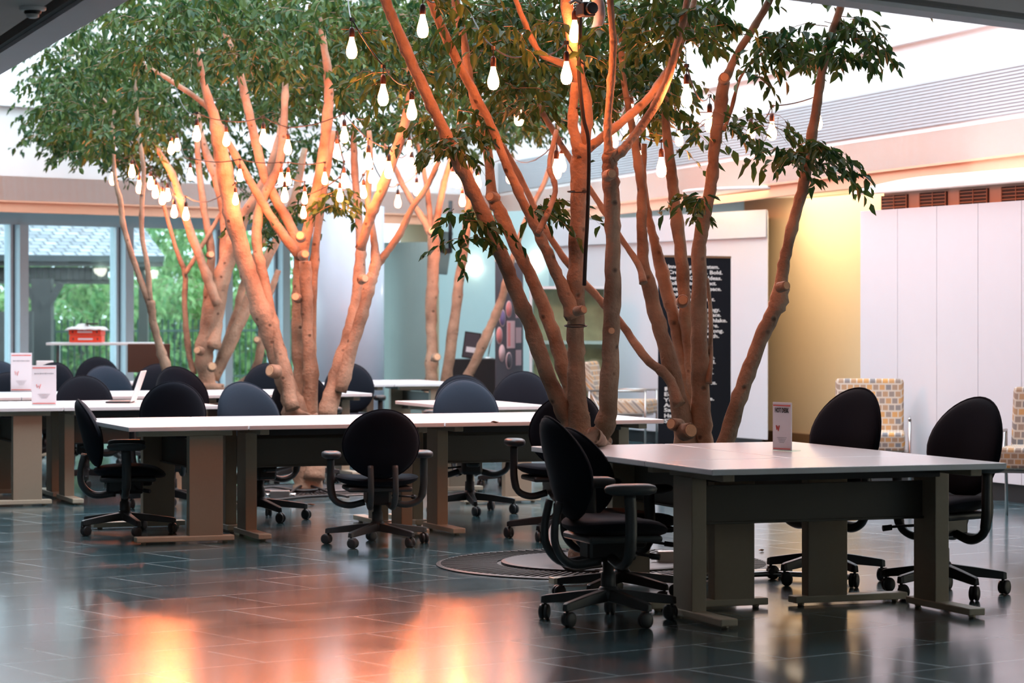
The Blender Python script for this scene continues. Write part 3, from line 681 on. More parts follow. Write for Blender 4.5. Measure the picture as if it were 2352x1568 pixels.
T1 = [
 (15.6, 15.6, [(1345, 1296, 84), (1342, 1240, 70), (1348, 1140, 72), (1345, 1060, 84), (1340, 1000, 82)]),
 (15.6, 15.3, [(1340, 1060, 60), (1328, 960, 52), (1325, 860, 42), (1322, 780, 40), (1322, 700, 42), (1324, 600, 37), (1328, 480, 38), (1332, 380, 44), (1338, 330, 42)]),
 (15.3, 15.2, [(1334, 360, 30), (1316, 290, 24), (1318, 230, 21), (1322, 190, 20)]),
 (15.35, 15.0, [(1340, 350, 28), (1348, 250, 26), (1325, 150, 30), (1308, 60, 28), (1300, -40, 26), (1296, -180, 20)]),
 (15.3, 15.8, [(1345, 345, 24), (1388, 312, 22), (1440, 270, 20), (1490, 225, 20), (1528, 170, 18), (1560, 110, 16), (1590, 20, 14), (1610, -80, 12)]),
 (15.6, 15.2, [(1318, 985, 50), (1292, 940, 40), (1250, 840, 38), (1215, 740, 36), (1180, 655, 35), (1140, 560, 34), (1100, 470, 33), (1055, 375, 32), (1025, 310, 27), (985, 230, 27), (940, 130, 27), (905, 50, 25), (880, -20, 24), (850, -150, 18)]),
 (15.7, 15.9, [(1330, 960, 46), (1300, 860, 38), (1262, 740, 32), (1222, 640, 31), (1182, 560, 30), (1150, 490, 32), (1130, 450, 26), (1122, 360, 22), (1100, 270, 22), (1080, 190, 20), (1065, 90, 20), (1045, 0, 18), (1030, -120, 15)]),
 (15.4, 15.3, [(1320, 730, 42), (1292, 660, 30), (1262, 590, 26), (1232, 525, 24), (1195, 450, 22), (1160, 370, 21), (1120, 270, 20), (1065, 170, 22), (1022, 80, 22), (990, 0, 20), (960, -120, 16)]),
 (15.3, 14.9, [(1375, 1016, 40), (1394, 960, 46), (1400, 860, 44), (1404, 760, 40), (1407, 640, 37), (1408, 520, 36), (1403, 430, 40), (1400, 375, 36), (1402, 345, 32)]),
 (14.9, 14.8, [(1400, 360, 26), (1396, 290, 19), (1402, 200, 18), (1409, 110, 18), (1404, 40, 16), (1398, -60, 15), (1392, -160, 12)]),
 (14.9, 15.3, [(1404, 365, 26), (1430, 345, 22), (1462, 305, 21), (1500, 250, 21), (1530, 190, 20), (1552, 110, 18), (1572, 30, 16), (1590, -70, 14)]),
 (15.6, 15.0, [(1345, 1060, 52), (1358, 1000, 40), (1385, 1022, 30), (1402, 1035, 20)]),
 (15.6, 15.3, [(1352, 1180, 46), (1375, 1080, 44), (1385, 1010, 44)]),
 (15.2, 15.6, [(1235, 540, 16), (1275, 440, 13), (1262, 380, 12), (1278, 300, 11)]),
 (15.5, 15.1, [(1325, 185, 18), (1300, 150, 16), (1240, 120, 14), (1200, 40, 13), (1175, -30, 12)]),
]
T2 = [
 (16.2, 16.2, [(1605, 1290, 90), (1600, 1200, 80), (1598, 1100, 80), (1600, 1040, 84)]),
 (16.2, 15.9, [(1578, 1060, 60), (1572, 1000, 54), (1560, 920, 42), (1535, 820, 38), (1512, 740, 36), (1492, 665, 36), (1478, 600, 28), (1474, 520, 25), (1474, 440, 23), (1462, 350, 20), (1446, 260, 16), (1430, 160, 14), (1425, 60, 12)]),
 (16.4, 16.4, [(1596, 980, 34), (1580, 880, 30), (1560, 780, 30), (1540, 700, 30), (1522, 630, 32), (1505, 560, 22), (1490, 500, 18), (1478, 420, 16), (1480, 330, 12)]),
 (16.4, 16.2, [(1605, 1000, 34), (1592, 880, 30), (1578, 760, 30), (1570, 660, 30), (1562, 560, 30), (1550, 470, 28), (1542, 390, 25), (1532, 310, 21), (1528, 230, 17), (1540, 140, 14)]),
 (16.2, 16.0, [(1618, 1060, 50), (1612, 960, 46), (1608, 860, 44), (1606, 760, 40), (1606, 650, 36), (1606, 560, 34), (1618, 500, 32), (1634, 420, 27), (1642, 330, 27), (1654, 250, 31), (1663, 185, 28)]),
 (16.0, 16.0, [(1664, 190, 20), (1690, 130, 18), (1728, 68, 18), (1765, 5, 17), (1800, -70, 14), (1830, -180, 12)]),
 (16.1, 15.6, [(1640, 1080, 44), (1668, 1010, 40), (1700, 910, 37), (1735, 810, 36), (1770, 730, 36), (1792, 680, 40), (1798, 620, 27), (1815, 540, 26), (1842, 440, 26), (1858, 350, 26), (1872, 270, 24), (1882, 200, 20), (1900, 110, 20), (1930, 20, 17), (1950, -60, 14)]),
 (16.0, 16.6, [(1560, 930, 30), (1534, 866, 23), (1483, 822, 21), (1432, 750, 19), (1380, 690, 18), (1345, 652, 17), (1290, 585, 16), (1245, 510, 15), (1180, 380, 15), (1110, 270, 13)]),
 (15.95, 16.4, [(1478, 650, 20), (1465, 606, 15), (1425, 545, 14), (1375, 465, 14), (1300, 350, 14), (1235, 240, 13)]),
 (16.1, 16.3, [(1628, 880, 16), (1632, 800, 12), (1632, 720, 10), (1624, 640, 9)]),
 (16.0, 15.9, [(1662, 300, 10), (1680, 250, 9), (1700, 180, 7), (1740, 130, 5), (1800, 100, 4)]),
 (16.0, 15.9, [(1850, 400, 8), (1880, 380, 6), (1930, 370, 4)]),
]
T3 = [
 (22.0, 22.0, [(706, 1128, 74), (704, 1060, 66), (700, 1000, 68), (690, 940, 84)]),
 (22.0, 21.8, [(684, 960, 60), (664, 900, 48), (630, 800, 44), (592, 690, 42), (562, 600, 40), (535, 500, 42), (520, 410, 40), (505, 340, 36), (492, 270, 26), (470, 200, 18), (450, 110, 15)]),
 (22.2, 22.3, [(700, 960, 38), (690, 860, 32), (686, 750, 36), (690, 650, 38), (690, 575, 34), (668, 520, 24), (640, 470, 24), (606, 400, 22), (588, 330, 21), (570, 250, 20), (545, 150, 18), (515, 70, 14), (490, 0, 12), (470, -80, 10)]),
 (22.1, 22.0, [(708, 960, 40), (714, 860, 36), (706, 760, 26), (705, 680, 30), (700, 600, 28)]),
 (22.1, 21.8, [(694, 590, 26), (712, 500, 24), (735, 400, 25), (750, 290, 24), (756, 200, 22), (748, 130, 18), (735, 40, 14)]),
 (21.8, 22.4, [(672, 940, 36), (652, 840, 30), (625, 740, 28), (605, 640, 26), (590, 560, 24), (598, 470, 22), (640, 380, 20), (652, 280, 18), (655, 190, 15)]),
 (22.2, 22.0, [(690, 590, 24), (640, 525, 22), (600, 460, 20), (560, 390, 18), (520, 320, 16), (480, 250, 13), (400, 190, 12), (330, 150, 10)]),
 (22.3, 22.2, [(716, 860, 22), (716, 740, 22), (722, 600, 20), (734, 500, 18), (752, 380, 18), (765, 300, 14)]),
 (21.9, 22.6, [(748, 960, 44), (770, 880, 42), (800, 780, 36), (818, 700, 30), (826, 630, 30), (828, 560, 22), (822, 480, 18), (815, 400, 17), (812, 300, 15)]),
 (21.9, 22.0, [(782, 900, 30), (808, 800, 30), (832, 720, 28), (850, 650, 28), (862, 605, 26), (858, 540, 16), (845, 460, 16), (850, 380, 14), (848, 300, 12)]),
 (21.9, 21.2, [(828, 570, 22), (850, 500, 24), (875, 440, 25), (905, 360, 24), (928, 290, 23), (945, 220, 21), (960, 150, 18)]),
 (22.0, 21.6, [(864, 612, 18), (895, 570, 17), (922, 530, 17), (945, 480, 14), (980, 430, 13), (1008, 370, 12)]),
 (21.9, 22.0, [(720, 1100, 50), (728, 1030, 44), (746, 960, 42)]),
]
T4 = [
 (28.90, 28.90, [(988, 1042, 40), (985, 960, 34), (988, 900, 32), (992, 820, 27), (990, 720, 27), (995, 620, 28), (996, 530, 27)]),
 (28.90, 29.10, [(994, 545, 20), (975, 510, 15), (952, 472, 14), (925, 425, 13), (900, 370, 11), (872, 310, 9)]),
 (28.90, 28.70, [(997, 540, 18), (1008, 480, 16), (1020, 420, 15), (1042, 340, 12), (1060, 260, 10)]),
 (28.90, 29.10, [(994, 540, 16), (984, 460, 13), (975, 400, 11), (960, 330, 9)]),
 (29.00, 28.70, [(1000, 990, 26), (1022, 890, 27), (1040, 760, 26), (1056, 640, 23), (1070, 540, 20), (1078, 450, 16), (1080, 360, 12)]),
 (29.10, 28.90, [(1050, 900, 24), (1082, 850, 24), (1120, 765, 22), (1148, 700, 20), (1175, 600, 15), (1210, 500, 13), (1250, 420, 12), (1275, 340, 12), (1285, 260, 10)]),
 (29.00, 28.90, [(1000, 1000, 20), (1020, 950, 22), (1052, 898, 22)]),
]
T5 = [
 (27.50, 27.50, [(486, 1022, 52), (484, 950, 48), (486, 880, 54)]),
 (27.50, 27.20, [(480, 890, 38), (468, 820, 42), (486, 730, 46), (505, 650, 42), (530, 580, 36), (560, 500, 28), (600, 430, 24), (640, 330, 20), (655, 200, 15)]),
 (27.40, 27.70, [(488, 800, 30), (500, 720, 30), (515, 620, 30), (520, 520, 28), (505, 430, 26), (470, 340, 18), (452, 260, 14)]),
 (27.60, 27.40, [(490, 870, 30), (530, 785, 30), (568, 700, 28), (600, 620, 24), (640, 540, 20), (680, 440, 18), (700, 340, 14)]),
 (27.70, 27.90, [(494, 860, 24), (540, 730, 20), (560, 650, 18), (600, 560, 16), (650, 480, 14)]),
 (27.30, 27.20, [(500, 700, 24), (470, 620, 22), (440, 540, 20), (415, 460, 19), (395, 400, 16), (360, 340, 12)]),
 (27.50, 27.60, [(446, 860, 14), (432, 800, 14), (424, 700, 13), (425, 630, 13), (404, 570, 10), (376, 470, 9), (360, 420, 8)]),
 (27.50, 27.60, [(425, 630, 11), (455, 580, 10), (490, 520, 10), (520, 470, 8)]),
 (27.60, 27.60, [(468, 760, 20), (480, 660, 22), (485, 580, 20), (472, 500, 17), (458, 400, 15), (452, 300, 12)]),
 (27.90, 27.90, [(520, 900, 22), (580, 860, 20), (600, 790, 20), (612, 700, 16), (640, 620, 14)]),
]
T6 = [
 (26.40, 26.40, [(400, 1044, 24), (396, 950, 24), (385, 860, 24), (365, 790, 19), (352, 740, 18), (345, 690, 19)]),
 (26.40, 26.40, [(343, 700, 14), (318, 630, 14), (298, 570, 13), (282, 510, 12), (276, 460, 12), (264, 410, 10), (260, 330, 9), (262, 260, 8), (285, 220, 6)]),
 (26.40, 26.40, [(347, 700, 13), (338, 610, 12), (326, 540, 11), (326, 460, 11), (330, 390, 10), (318, 300, 9), (312, 200, 8), (330, 140, 7)]),
 (26.40, 26.40, [(262, 260, 7), (245, 235, 5), (225, 215, 4)]),
]
R_left = [(85, 170), (70, 125), (290, -60), (640, -60), (640, 265), (520, 265), (420, 290), (300, 300), (250, 365), (190, 350), (120, 335), (100, 270), (85, 200)]
R_mid = [(640, -10), (1060, -10), (980, 110), (900, 170), (860, 230), (720, 255), (640, 265)]
R_mid2 = [(880, 0), (1120, 0), (1160, 120), (1130, 290), (980, 300), (900, 230)]
sp = spray_pts
t1 = sp([(1040, 0), (1640, -10), (1640, 50), (1560, 120), (1440, 180), (1330, 190), (1200, 190), (1080, 150)], 260, 16.0, 18.5)
t1 += sp([(1060, 0), (1600, -10), (1600, 60), (1440, 130), (1160, 140)], 26, 14.8, 15.8)
t1 += sp([(1120, 180), (1250, 180), (1300, 240), (1140, 270)], 34, 15.9, 17.4)
t1 += sp([(1345, 130), (1540, 120), (1550, 210), (1470, 240), (1350, 240)], 50, 15.8, 17.2)
t1 += sp([(880, 40), (1110, 40), (1120, 190), (960, 200)], 46, 16.0, 18)
t1 += sp([(985, 255), (1090, 250), (1085, 360), (1005, 350)], 22, 15.2, 15.8) + sp([(1040, 480), (1085, 470), (1100, 540), (1065, 555)], 8, 15.3, 15.7)
t1 += sp([(900, -330), (1700, -330), (1700, 0), (900, 0)], 110, 14.6, 17.5)
t1 += sp([(780, 60), (860, 60), (870, 110), (790, 120)], 10, 15.8, 16.6)+sp([(860, 150), (930, 140), (940, 180), (870, 190)], 9, 15.8, 16.6)
t1 += sp([(1480, 10), (1640, 20), (1640, 80), (1560, 110), (1480, 100)], 24, 14.9, 15.6)
t1 += sp([(1200, 440), (1290, 445), (1280, 480), (1210, 480)], 6, 15.3, 15.7)
t2 = sp([(1450, 180), (1560, 170), (1580, 300), (1500, 330), (1450, 310)], 26, 16.2, 17)
t2 += sp([(1700, 80), (1880, 60), (1860, 170), (1730, 175)], 24, 15.6, 16.3)
t2 += sp([(1880, 30), (1950, 35), (2040, 60), (2040, 130), (1960, 140), (1890, 130)], 20, 15.2, 16.0)
t2 += sp([(1570, 255), (1690, 245), (1800, 255), (1790, 305), (1700, 310), (1580, 300)], 20, 15.8, 16.2)
t2 += sp([(1800, 330), (1920, 320), (1920, 390), (1815, 410)], 18, 15.4, 15.9)+sp([(1570, 450), (1620, 440), (1630, 470), (1575, 485)], 6, 15.8, 16.1)
t2 += sp([(1600, -300), (2100, -300), (2050, -20), (1650, -20)], 40, 15, 16.6)
t3 = sp(R_mid, 300, 22.4, 25.0)+sp(R_left, 260, 22.6, 25.5)+sp([(745, 405), (795, 420), (790, 480), (750, 485)], 10, 21.6, 22)+sp([(570, 470), (680, 400), (750, 340), (750, 410), (650, 530), (590, 540)], 30, 22.4, 23.5)
t3 += sp(R_mid2, 90, 20.5, 23.5)+sp([(380, -260), (1050, -260), (1050, 0), (380, 0)], 110, 21, 24.5)
t3 += sp([(800, 260), (960, 260), (950, 310), (820, 315)], 26, 22.3, 23.2)+sp([(300, -20), (800, -20), (780, 150), (600, 170), (420, 130), (300, 150)], 120, 20.4, 21.6)
t4 = sp([(880, 200), (1120, 190), (1300, 240), (1300, 300), (1130, 330), (980, 350), (890, 310)], 120, 28.3, 30)+sp([(700, 0), (1300, 0), (1300, 200), (760, 200)], 260, 26.5, 31)
t4 += sp([(1080, 170), (1430, 160), (1400, 270), (1250, 300), (1100, 290)], 130, 26.5, 30.5)
t4 += sp([(1050, 470), (1100, 470), (1095, 500), (1050, 510)], 6, 27.6, 28)
t5 = sp(R_left, 720, 28.0, 32.5)+sp(R_mid, 200, 28, 33)+sp([(390, 300), (750, 300), (750, 380), (620, 420), (570, 470), (490, 360), (390, 380)], 80, 30, 32.5)
t5 += sp([(330, -200), (900, -200), (900, 0), (330, 0)], 80, 26, 31)
t6 = sp([(110, 180), (300, 120), (400, 280), (330, 350), (255, 375), (180, 355), (115, 340), (95, 270)], 230, 27.0, 28.8)+sp([(265, 350), (420, 340), (430, 410), (330, 410), (285, 390)], 24, 27.8, 29)
tree('front ficus tree rising from the round iron grate, left of the black banner', T1, t1,
     [(1403, 400, 14.78, 26, 20), (1336, 712, 15.15, 22, 35, .05), (1404, 760, 15.1, 20, 8, .02), (1128, 452, 15.75, 26, -30)])
tree('ficus tree whose stems cross before the black banner', T2, t2,
     [(1550, 975, 15.95, 30, -40, .09), (1580, 990, 15.9, 40, 25, .09), (1568, 690, 16.15, 28, 0, .05), (1802, 657, 15.65, 24, 30, .05), (1664, 178, 15.9, 26, 0, .03)])
tree('ficus tree with the thick trunk behind the middle desks', T3, t3,
     [(626, 852, 21.7, 32, -40, .08), (690, 543, 21.8, 24, 0, .10), (698, 585, 21.9, 22, 20, .10), (681, 683, 21.95, 22, -8, .10), (836, 640, 21.7, 22, 30, .05)], .08)
tree('slim far ficus tree before the curved grey wall', T4, t4, [(1003, 820, 28.7, 20, 20, .06), (992, 530, 28.7, 20, 0, .03)], .085)
tree('far left ficus tree with a fan of thick leaning stems by the windows', T5, t5,
     [(456, 805, 27.2, 20, -20, .08), (487, 842, 27.2, 22, 10, .08), (484, 585, 27.3, 18, 20, .06), (590, 780, 27.7, 16, 0, .05)], .085)
tree('thinnest ficus tree at the left, forked stem in front of the dark monitor', T6, t6, [], .085)
# black conduit, ties and spotlight on the front tree
mb = MB(); mb.tube(catmull([W(1335, -60, 14.75), W(1332, 100, 14.85), W(1330, 170, 14.95), W(1340, 270, 15.0), W(1352, 330, 15.02), W(1350, 480, 15.12), W(1345, 580, 15.15), W(1342, 655, 15.2)], 5), .011, 8)
tag(mb.build('conduit', 'cord'), 'black cable conduit running up the main stem of the front tree', 'cable')
for px, py, r in ((1318, 247, 14), (1328, 440, 24), (1322, 748, 25)):
    c = W(px, py, 15.25); rr = r/F*15.3; pts = [c+Vector((math.cos(a)*rr, math.sin(a)*rr, .006*math.sin(a))) for a in np.linspace(0, 2*PI, 17)]
    mb = MB(); mb.tube(pts, .004, 6, cap=False)
    tag(mb.build('cable_tie', 'cord'), {247: 'topmost black cable tie round the front tree stem, above the fork', 440: 'black cable tie round the front tree stem, just below the fork', 748: 'lowest black cable tie round the front tree stem'}[py], 'cable tie')
sl = thing('spotlight', 'black spotlight with a pale visor fixed high on the front tree', 'lamp', W(1345, 22, 14.6), math.radians(25))
mb = MB(); mb.box((0, 0, 0), (.075, .10, .075)); mb.lathe([(.03, 0), (.035, .04)], n=14, T=Matrix.Rotation(PI/2, 4, 'X') @ Matrix.Translation((0, 0, .05))); mb.build('housing', 'black', sl, bevel=.01)
mb = MB()
pts = [(.03+.045*math.cos(a), -.01, .03+.095*math.sin(a)-.045) for a in np.linspace(-.9, 1.3, 9)]
vs = [(x, y+dy, z) for x, y, z in pts for dy in (-.06, .06)]+[(x+.008, y+dy, z) for x, y, z in pts for dy in (-.06, .06)]
n2 = 18; fs = [(2*i, 2*i+1, 2*i+3, 2*i+2) for i in range(8)]+[(n2+2*i, n2+2*i+2, n2+2*i+3, n2+2*i+1) for i in range(8)]+[(2*i, 2*i+2, n2+2*i+2, n2+2*i) for i in range(8)]+[(2*i+1, n2+2*i+1, n2+2*i+3, 2*i+3) for i in range(8)]
mb.add(vs, fs, True); mb.build('visor', 'white', sl)
mb = MB(); mb.tube([(-.02, .0, .03), (-.05, .02, .05), (-.08, .03, .03)], .012, 8); mb.build('bracket', 'steel', sl)
# ================================================================== BULBS AND CORDS
bulb_root = None; bulb_group = 'hanging filament bulbs of the string lights'
def bulb_proto():
    r = thing('filament_bulb', 'x', 'light bulb')
    mb = MB(); mb.lathe([(.007, -.140), (.020, -.136), (.031, -.120), (.035, -.098), (.032, -.075), (.023, -.045), (.015, -.015), (.014, .0)], n=14); mb.build('glass', 'bulb', r)
    mb = MB(); mb.lathe([(.016, -.004), (.018, .0), (.018, .035), (.015, .05), (.007, .06)], n=12); mb.build('socket', 'socket', r)
    mb = MB(); mb.tube([(0, 0, .055), (0, 0, .105)], .0035, 6); mb.box((0, 0, .108), (.028, .016, .022)); mb.build('drop_cord', 'cord', r); return r
bp = bulb_proto(); first = True
near = {1: 'glowing bulb high beside the left leaning stem of the front tree', 2: 'glowing bulb shrouded by lit leaves, topmost left of the front tree', 3: 'glowing bulb hanging free at the top centre of the picture',
 4: 'glowing bulb among leaves below the spotlight on the front tree', 5: 'glowing bulb touching the main stem of the front tree, under the spotlight', 6: 'glowing bulb under a tuft of lit leaves, upper centre left',
 7: 'glowing bulb against the orange stem, lower right of the leafy one', 8: 'glowing bulb in leaves at the upper right edge of the front tree', 9: 'glowing bulb hanging below a leafy one where the right cord starts',
 10: 'glowing bulb left of the thick upright right stem', 11: 'glowing bulb on the right cord between the two right stems', 12: 'rightmost glowing bulb, hanging on the far right stem', 13: 'glowing bulb hidden in leaves between the two right stems',
 14: 'left of two glowing bulbs hanging side by side below the fork of the front tree', 15: 'right of two glowing bulbs hanging side by side below the fork of the front tree', 16: 'front of two touching bulbs left of the main front stem', 17: 'glowing bulb wrapped in twigs left of the main front stem',
 21: 'leftmost large glowing bulb on the upper cord of the left trees', 22: 'glowing bulb on the upper cord left of centre, higher of a near pair', 23: 'glowing bulb on the upper cord left of centre, lower of a near pair', 24: 'glowing bulb partly behind a stem on the upper left cord',
 25: 'glowing bulb hanging free under the far left foliage', 26: 'leftmost glowing bulb of all, beside the thinnest stem', 36: 'glowing bulb at the bend of the cord above the slanting pair of stems', 38: 'glowing bulb in front of the stem right of the cord bend', 40: 'glowing bulb in front of the orange stem where the middle cord ends',
 49: 'lowest free glowing bulb in front of the white wall, centre left',
 18: 'glowing bulb between the slim far tree and the crossing front stems', 19: 'glowing bulb in the right crook of the grey front stem fork', 20: 'half hidden glowing bulb among leaves left of the upright right stem',
 27: 'glowing bulb second from the left in the low left cluster', 28: 'highest bulb of the crowded low cluster by the far left stems', 29: 'bulb just under the highest one of the crowded left cluster',
 30: 'bulb on the right side of the crowded left cluster, above the lowest pair', 31: 'bulb in the middle of the crowded left cluster, overlapping its neighbours', 32: 'left bulb of the lowest pair in the left cluster',
 33: 'right bulb of the lowest pair in the left cluster', 34: 'single bulb left of the thin upright stem, right of the crowded cluster', 37: 'bulb just lower left of the one at the cord bend',
 39: 'small bulb directly below the one right of the cord bend', 41: 'bulb between stems, left of the slanting pair, upper of two in line', 42: 'bulb between stems, left of the slanting pair, lower of two in line',
 43: 'bulb hidden behind the left slanting stem, lower right', 44: 'small bulb partly behind a stem right of the thick middle trunk', 45: 'left of two small touching bulbs above the thick middle trunk',
 46: 'right of two small touching bulbs above the thick middle trunk', 47: 'bright bulb just below the two small touching ones', 48: 'lowest bulb over the thick middle trunk, right side', 50: 'faint bulb right of the lowest free bulb, before the white wall',
 51: 'bulb right of where the middle cord meets the orange stem, lower of two', 53: 'bulb half covered by leaves above the slim far tree', 54: 'left bulb of the glaring pair behind the left leaning front stem',
 55: 'right bulb of the glaring pair behind the left leaning front stem', 56: 'small bulb below the glaring pair beside the front stem', 57: 'small bulb in leaves just above the lowest one of the middle trunk',
 58: 'right of two leaf covered bulbs at the top of the left stems', 59: 'left of two leaf covered bulbs at the top of the left stems', 61: 'bulb buried in bright leaves at the top right of the front tree',
 62: 'rear of two touching bulbs left of the main front stem', 64: 'small bulb behind the thick leaning left stem, lower one', 65: 'small bulb between the left leaning front stem and the knobbly one', 66: 'small bulb behind the thick leaning left stem, upper one',
 67: 'bulb right of where the middle cord meets the orange stem, upper of two', 68: 'bulb behind the crossing branches right of the grey front stem'}
for k, (x, y, l) in BL.items():
    r = bp if first else copy_tree(bp); first = False
    r.location = W(x, y, DL[k]); r.scale = (l*DL[k]/F/.137,)*3; r.rotation_euler = (0, 0, random.uniform(0, 6)); r['group'] = bulb_group
    r['category'] = 'light bulb'
    r['label'] = near[k]
strands = [
 ('black cord running down from the top centre to the main front stem', [(1050, -60, 16), 3, (1225, 118, 15.6), 5, (1345, 150, 15)]),
 ('black cord through the leaves at the top right of the front tree', [(1250, -60, 15), 4, (1400, 40, 15), 61, 8, (1600, 40, 15.6)]),
 ('black cord strung to the right between the two right stems', [(1575, 110, 16), 9, 10, 13, 11, 12, (1886, 200, 15.8)]),
 ('black cord below the fork of the front tree', [(1400, 235, 15), 68, 19, 14, 15, 20, (1648, 250, 16)]),
 ('short black cord at the top of the left leaning front stem', [(930, -60, 15.3), 1, (1020, -20, 15.5)]),
 ('black cord dropping from the top through lit leaves left of centre', [(795, -60, 17), 2, 6, 7, (972, 150, 18)]),
 ('long black cord sagging across the left and middle trunks', [(400, 190, 24), 21, 24, 22, 23, 36, 38, 40, 51, (1000, 300, 27)]),
 ('black cord under the far left foliage', [(250, 330, 29.5), 26, 25, 27, 28, 29, 31, 30, 32, 33, 64, (600, 430, 30)]),
 ('black cord through the leaning left trunks', [(350, 290, 29.5), 59, 58, 34, 66, 45, 46, 44, (770, 350, 29)]),
 ('lower black cord behind the thick middle trunk', [(610, 400, 28), 47, 57, 48, 42, 41, 37, (820, 330, 26)]),
 ('black cord from the slanting stems towards the front tree', [(800, 400, 29), 43, 39, 49, 50, 67, 53, 54, 55, 56, 65, 18, 16, 62, 17, (1240, 200, 20)]),
]
for lab, seq in strands:
    ctl = []
    for s in seq:
        if isinstance(s, int): x, y, l = BL[s]; p = W(x, y, DL[s]); p.z += .112*l*DL[s]/F/.137; ctl.append(p)
        else: ctl.append(W(*s))
    pts = []
    for a, b in zip(ctl[:-1], ctl[1:]):
        sag = min(.10, .05*(b-a).length)
        for q in range(6): t = q/6; p = a.lerp(b, t); p.z -= sag*4*t*(1-t); pts.append(p)
    pts.append(ctl[-1]); mb = MB(); mb.tube(pts, .0045, 6); tag(mb.build('light_cord', 'cord'), lab, 'cord', 'cords of the string lights')
# ================================================================== FLOOR GRATE, CABLES, BOXES
def grate(px, d, R0, R1, lab):
    r = thing('tree_grate', lab, 'grate', (PX(px, d), d, 0))
    mb = MB(); mb.lathe([(R0, .0), (R0, .006), (R0-.02, .012), (R0-.03, .006), (R1, .006), (R1, 0)], n=96, smooth=False); mb.build('ring', 'grate', r)
    mb = MB()
    for k in range(110):
        a = 2*PI*k/110; mb.box(((R0+R1)/2*math.cos(a), (R0+R1)/2*math.sin(a), .009), (R0-R1-.05, .014, .006), a)
    mb.build('bars', 'grate', r)
    mb = MB(); mb.lathe([(R1, .0), (R1, .02), (R1-.02, .026), (.12, .026), (.12, 0)], n=64, smooth=False); mb.build('plate', 'conc', r); return r
grate(1385, 15.62, .95, .58, 'round iron tree grate in the floor at the foot of the front tree')
grate(706, 22.05, .75, .42, 'round tree grate under the thick middle trunk, among power cables')
def cable(pts, r, lab, m='cord'):
    mb = MB(); mb.tube(catmull(pts, 6), r, 6); return tag(mb.build('power_cable', m), lab, 'cable')
def gp(px, py, z=.02): d = GD(py); return Vector((PX(px, d), d, z))
cable([gp(1300, 1288, .30), gp(1262, 1300, .18), gp(1300, 1325, .05), gp(1360, 1318, .04), gp(1440, 1312, .05)], .011, 'black cable looping over the tree grate behind the nearest chair')
cable([gp(1385, 1300, .04), gp(1480, 1290, .04), gp(1580, 1302, .04), gp(1650, 1330, .03)], .012, 'black cable on the grate under the front right desks')
cable([gp(1380, 1330, .03), gp(1500, 1345, .03), gp(1620, 1338, .03), gp(1780, 1330, .03), gp(1960, 1338, .03)], .016, 'pale grey floor cable cover running under the right desks', 'steel')
cable([gp(560, 1142), gp(620, 1128, .03), gp(690, 1136, .03), gp(760, 1130, .03)], .012, 'black cable lying left of the thick middle trunk')
cable([gp(555, 1152), gp(620, 1158, .03), gp(700, 1150, .03), gp(770, 1146, .03)], .012, 'black cable in front of the thick middle trunk')
cable([gp(660, 1145, .03), gp(700, 1128, .05), gp(760, 1140, .03), gp(800, 1150, .03)], .010, 'black cable curling round the thick middle trunk')
def pbox(px, py, rz, lab):
    c = gp(px, py, 0); r = thing('power_box', lab, 'power box', c, rz); mb = MB(); mb.box((0, 0, .05), (.15, .08, .075)); mb.build('case', 'steel', r, bevel=.006)
    mb = MB(); mb.tube([(.075, 0, .05), (.12, 0, .05)], .016, 10); mb.tube([(-.075, 0, .05), (-.11, 0, .05)], .014, 10); mb.build('connector', 'chrome', r)
    mb = MB(); mb.box((0, 0, .0), (.13, .06, .026)); mb.location = None; mb.build('base', 'black', r).location = (0, 0, .013)
MB.location = None
pbox(643, 1152, .1, 'silver power box on the floor left of the thick middle trunk')
pbox(1540, 1300, .05, 'silver power box on the floor by the front tree grate')
def dry_leaf(p, rz, s, lab, upright=False):
    mb = MB(); o = []
    for i in range(7):
        t = i/6; w_ = .5*math.sin(PI*min(1, t*1.02))**.8*.45; o.append((t-.5, w_, .25*(t-.5)**2+.15*math.sin(t*7)*.3)); 
    vs = []
    for x, w_, z in o: vs += [(x*s, w_*s, (z+w_*.6)*s+.002), (x*s, 0, z*s+.002), (x*s, -w_*s, (z+w_*.9)*s+.002)]
    fs = []
    for i in range(6): fs += [(3*i, 3*i+1, 3*i+4, 3*i+3), (3*i+1, 3*i+2, 3*i+5, 3*i+4)]
    mb.add(vs, fs, True); b = mb.build('dry_leaf', 'dryleaf'); sm = b.modifiers.new('t', 'SOLIDIFY'); sm.thickness = .0015
    b.location = p; b.rotation_euler = (0, 0, rz); return tag(b, lab, 'leaf')
dl = GD(972, .73); dry_leaf((PX(1136, dl), dl, .733), .3, .055, 'curled dry brown leaf lying on the white desk left of the front tree')
dry_leaf(gp(1749, 1266, .003), .8, .05, 'dry leaf on the bright floor between the right desk legs')
dry_leaf(gp(715, 1161, .003), .1, .06, 'pale fallen leaf on the floor before the thick middle trunk')
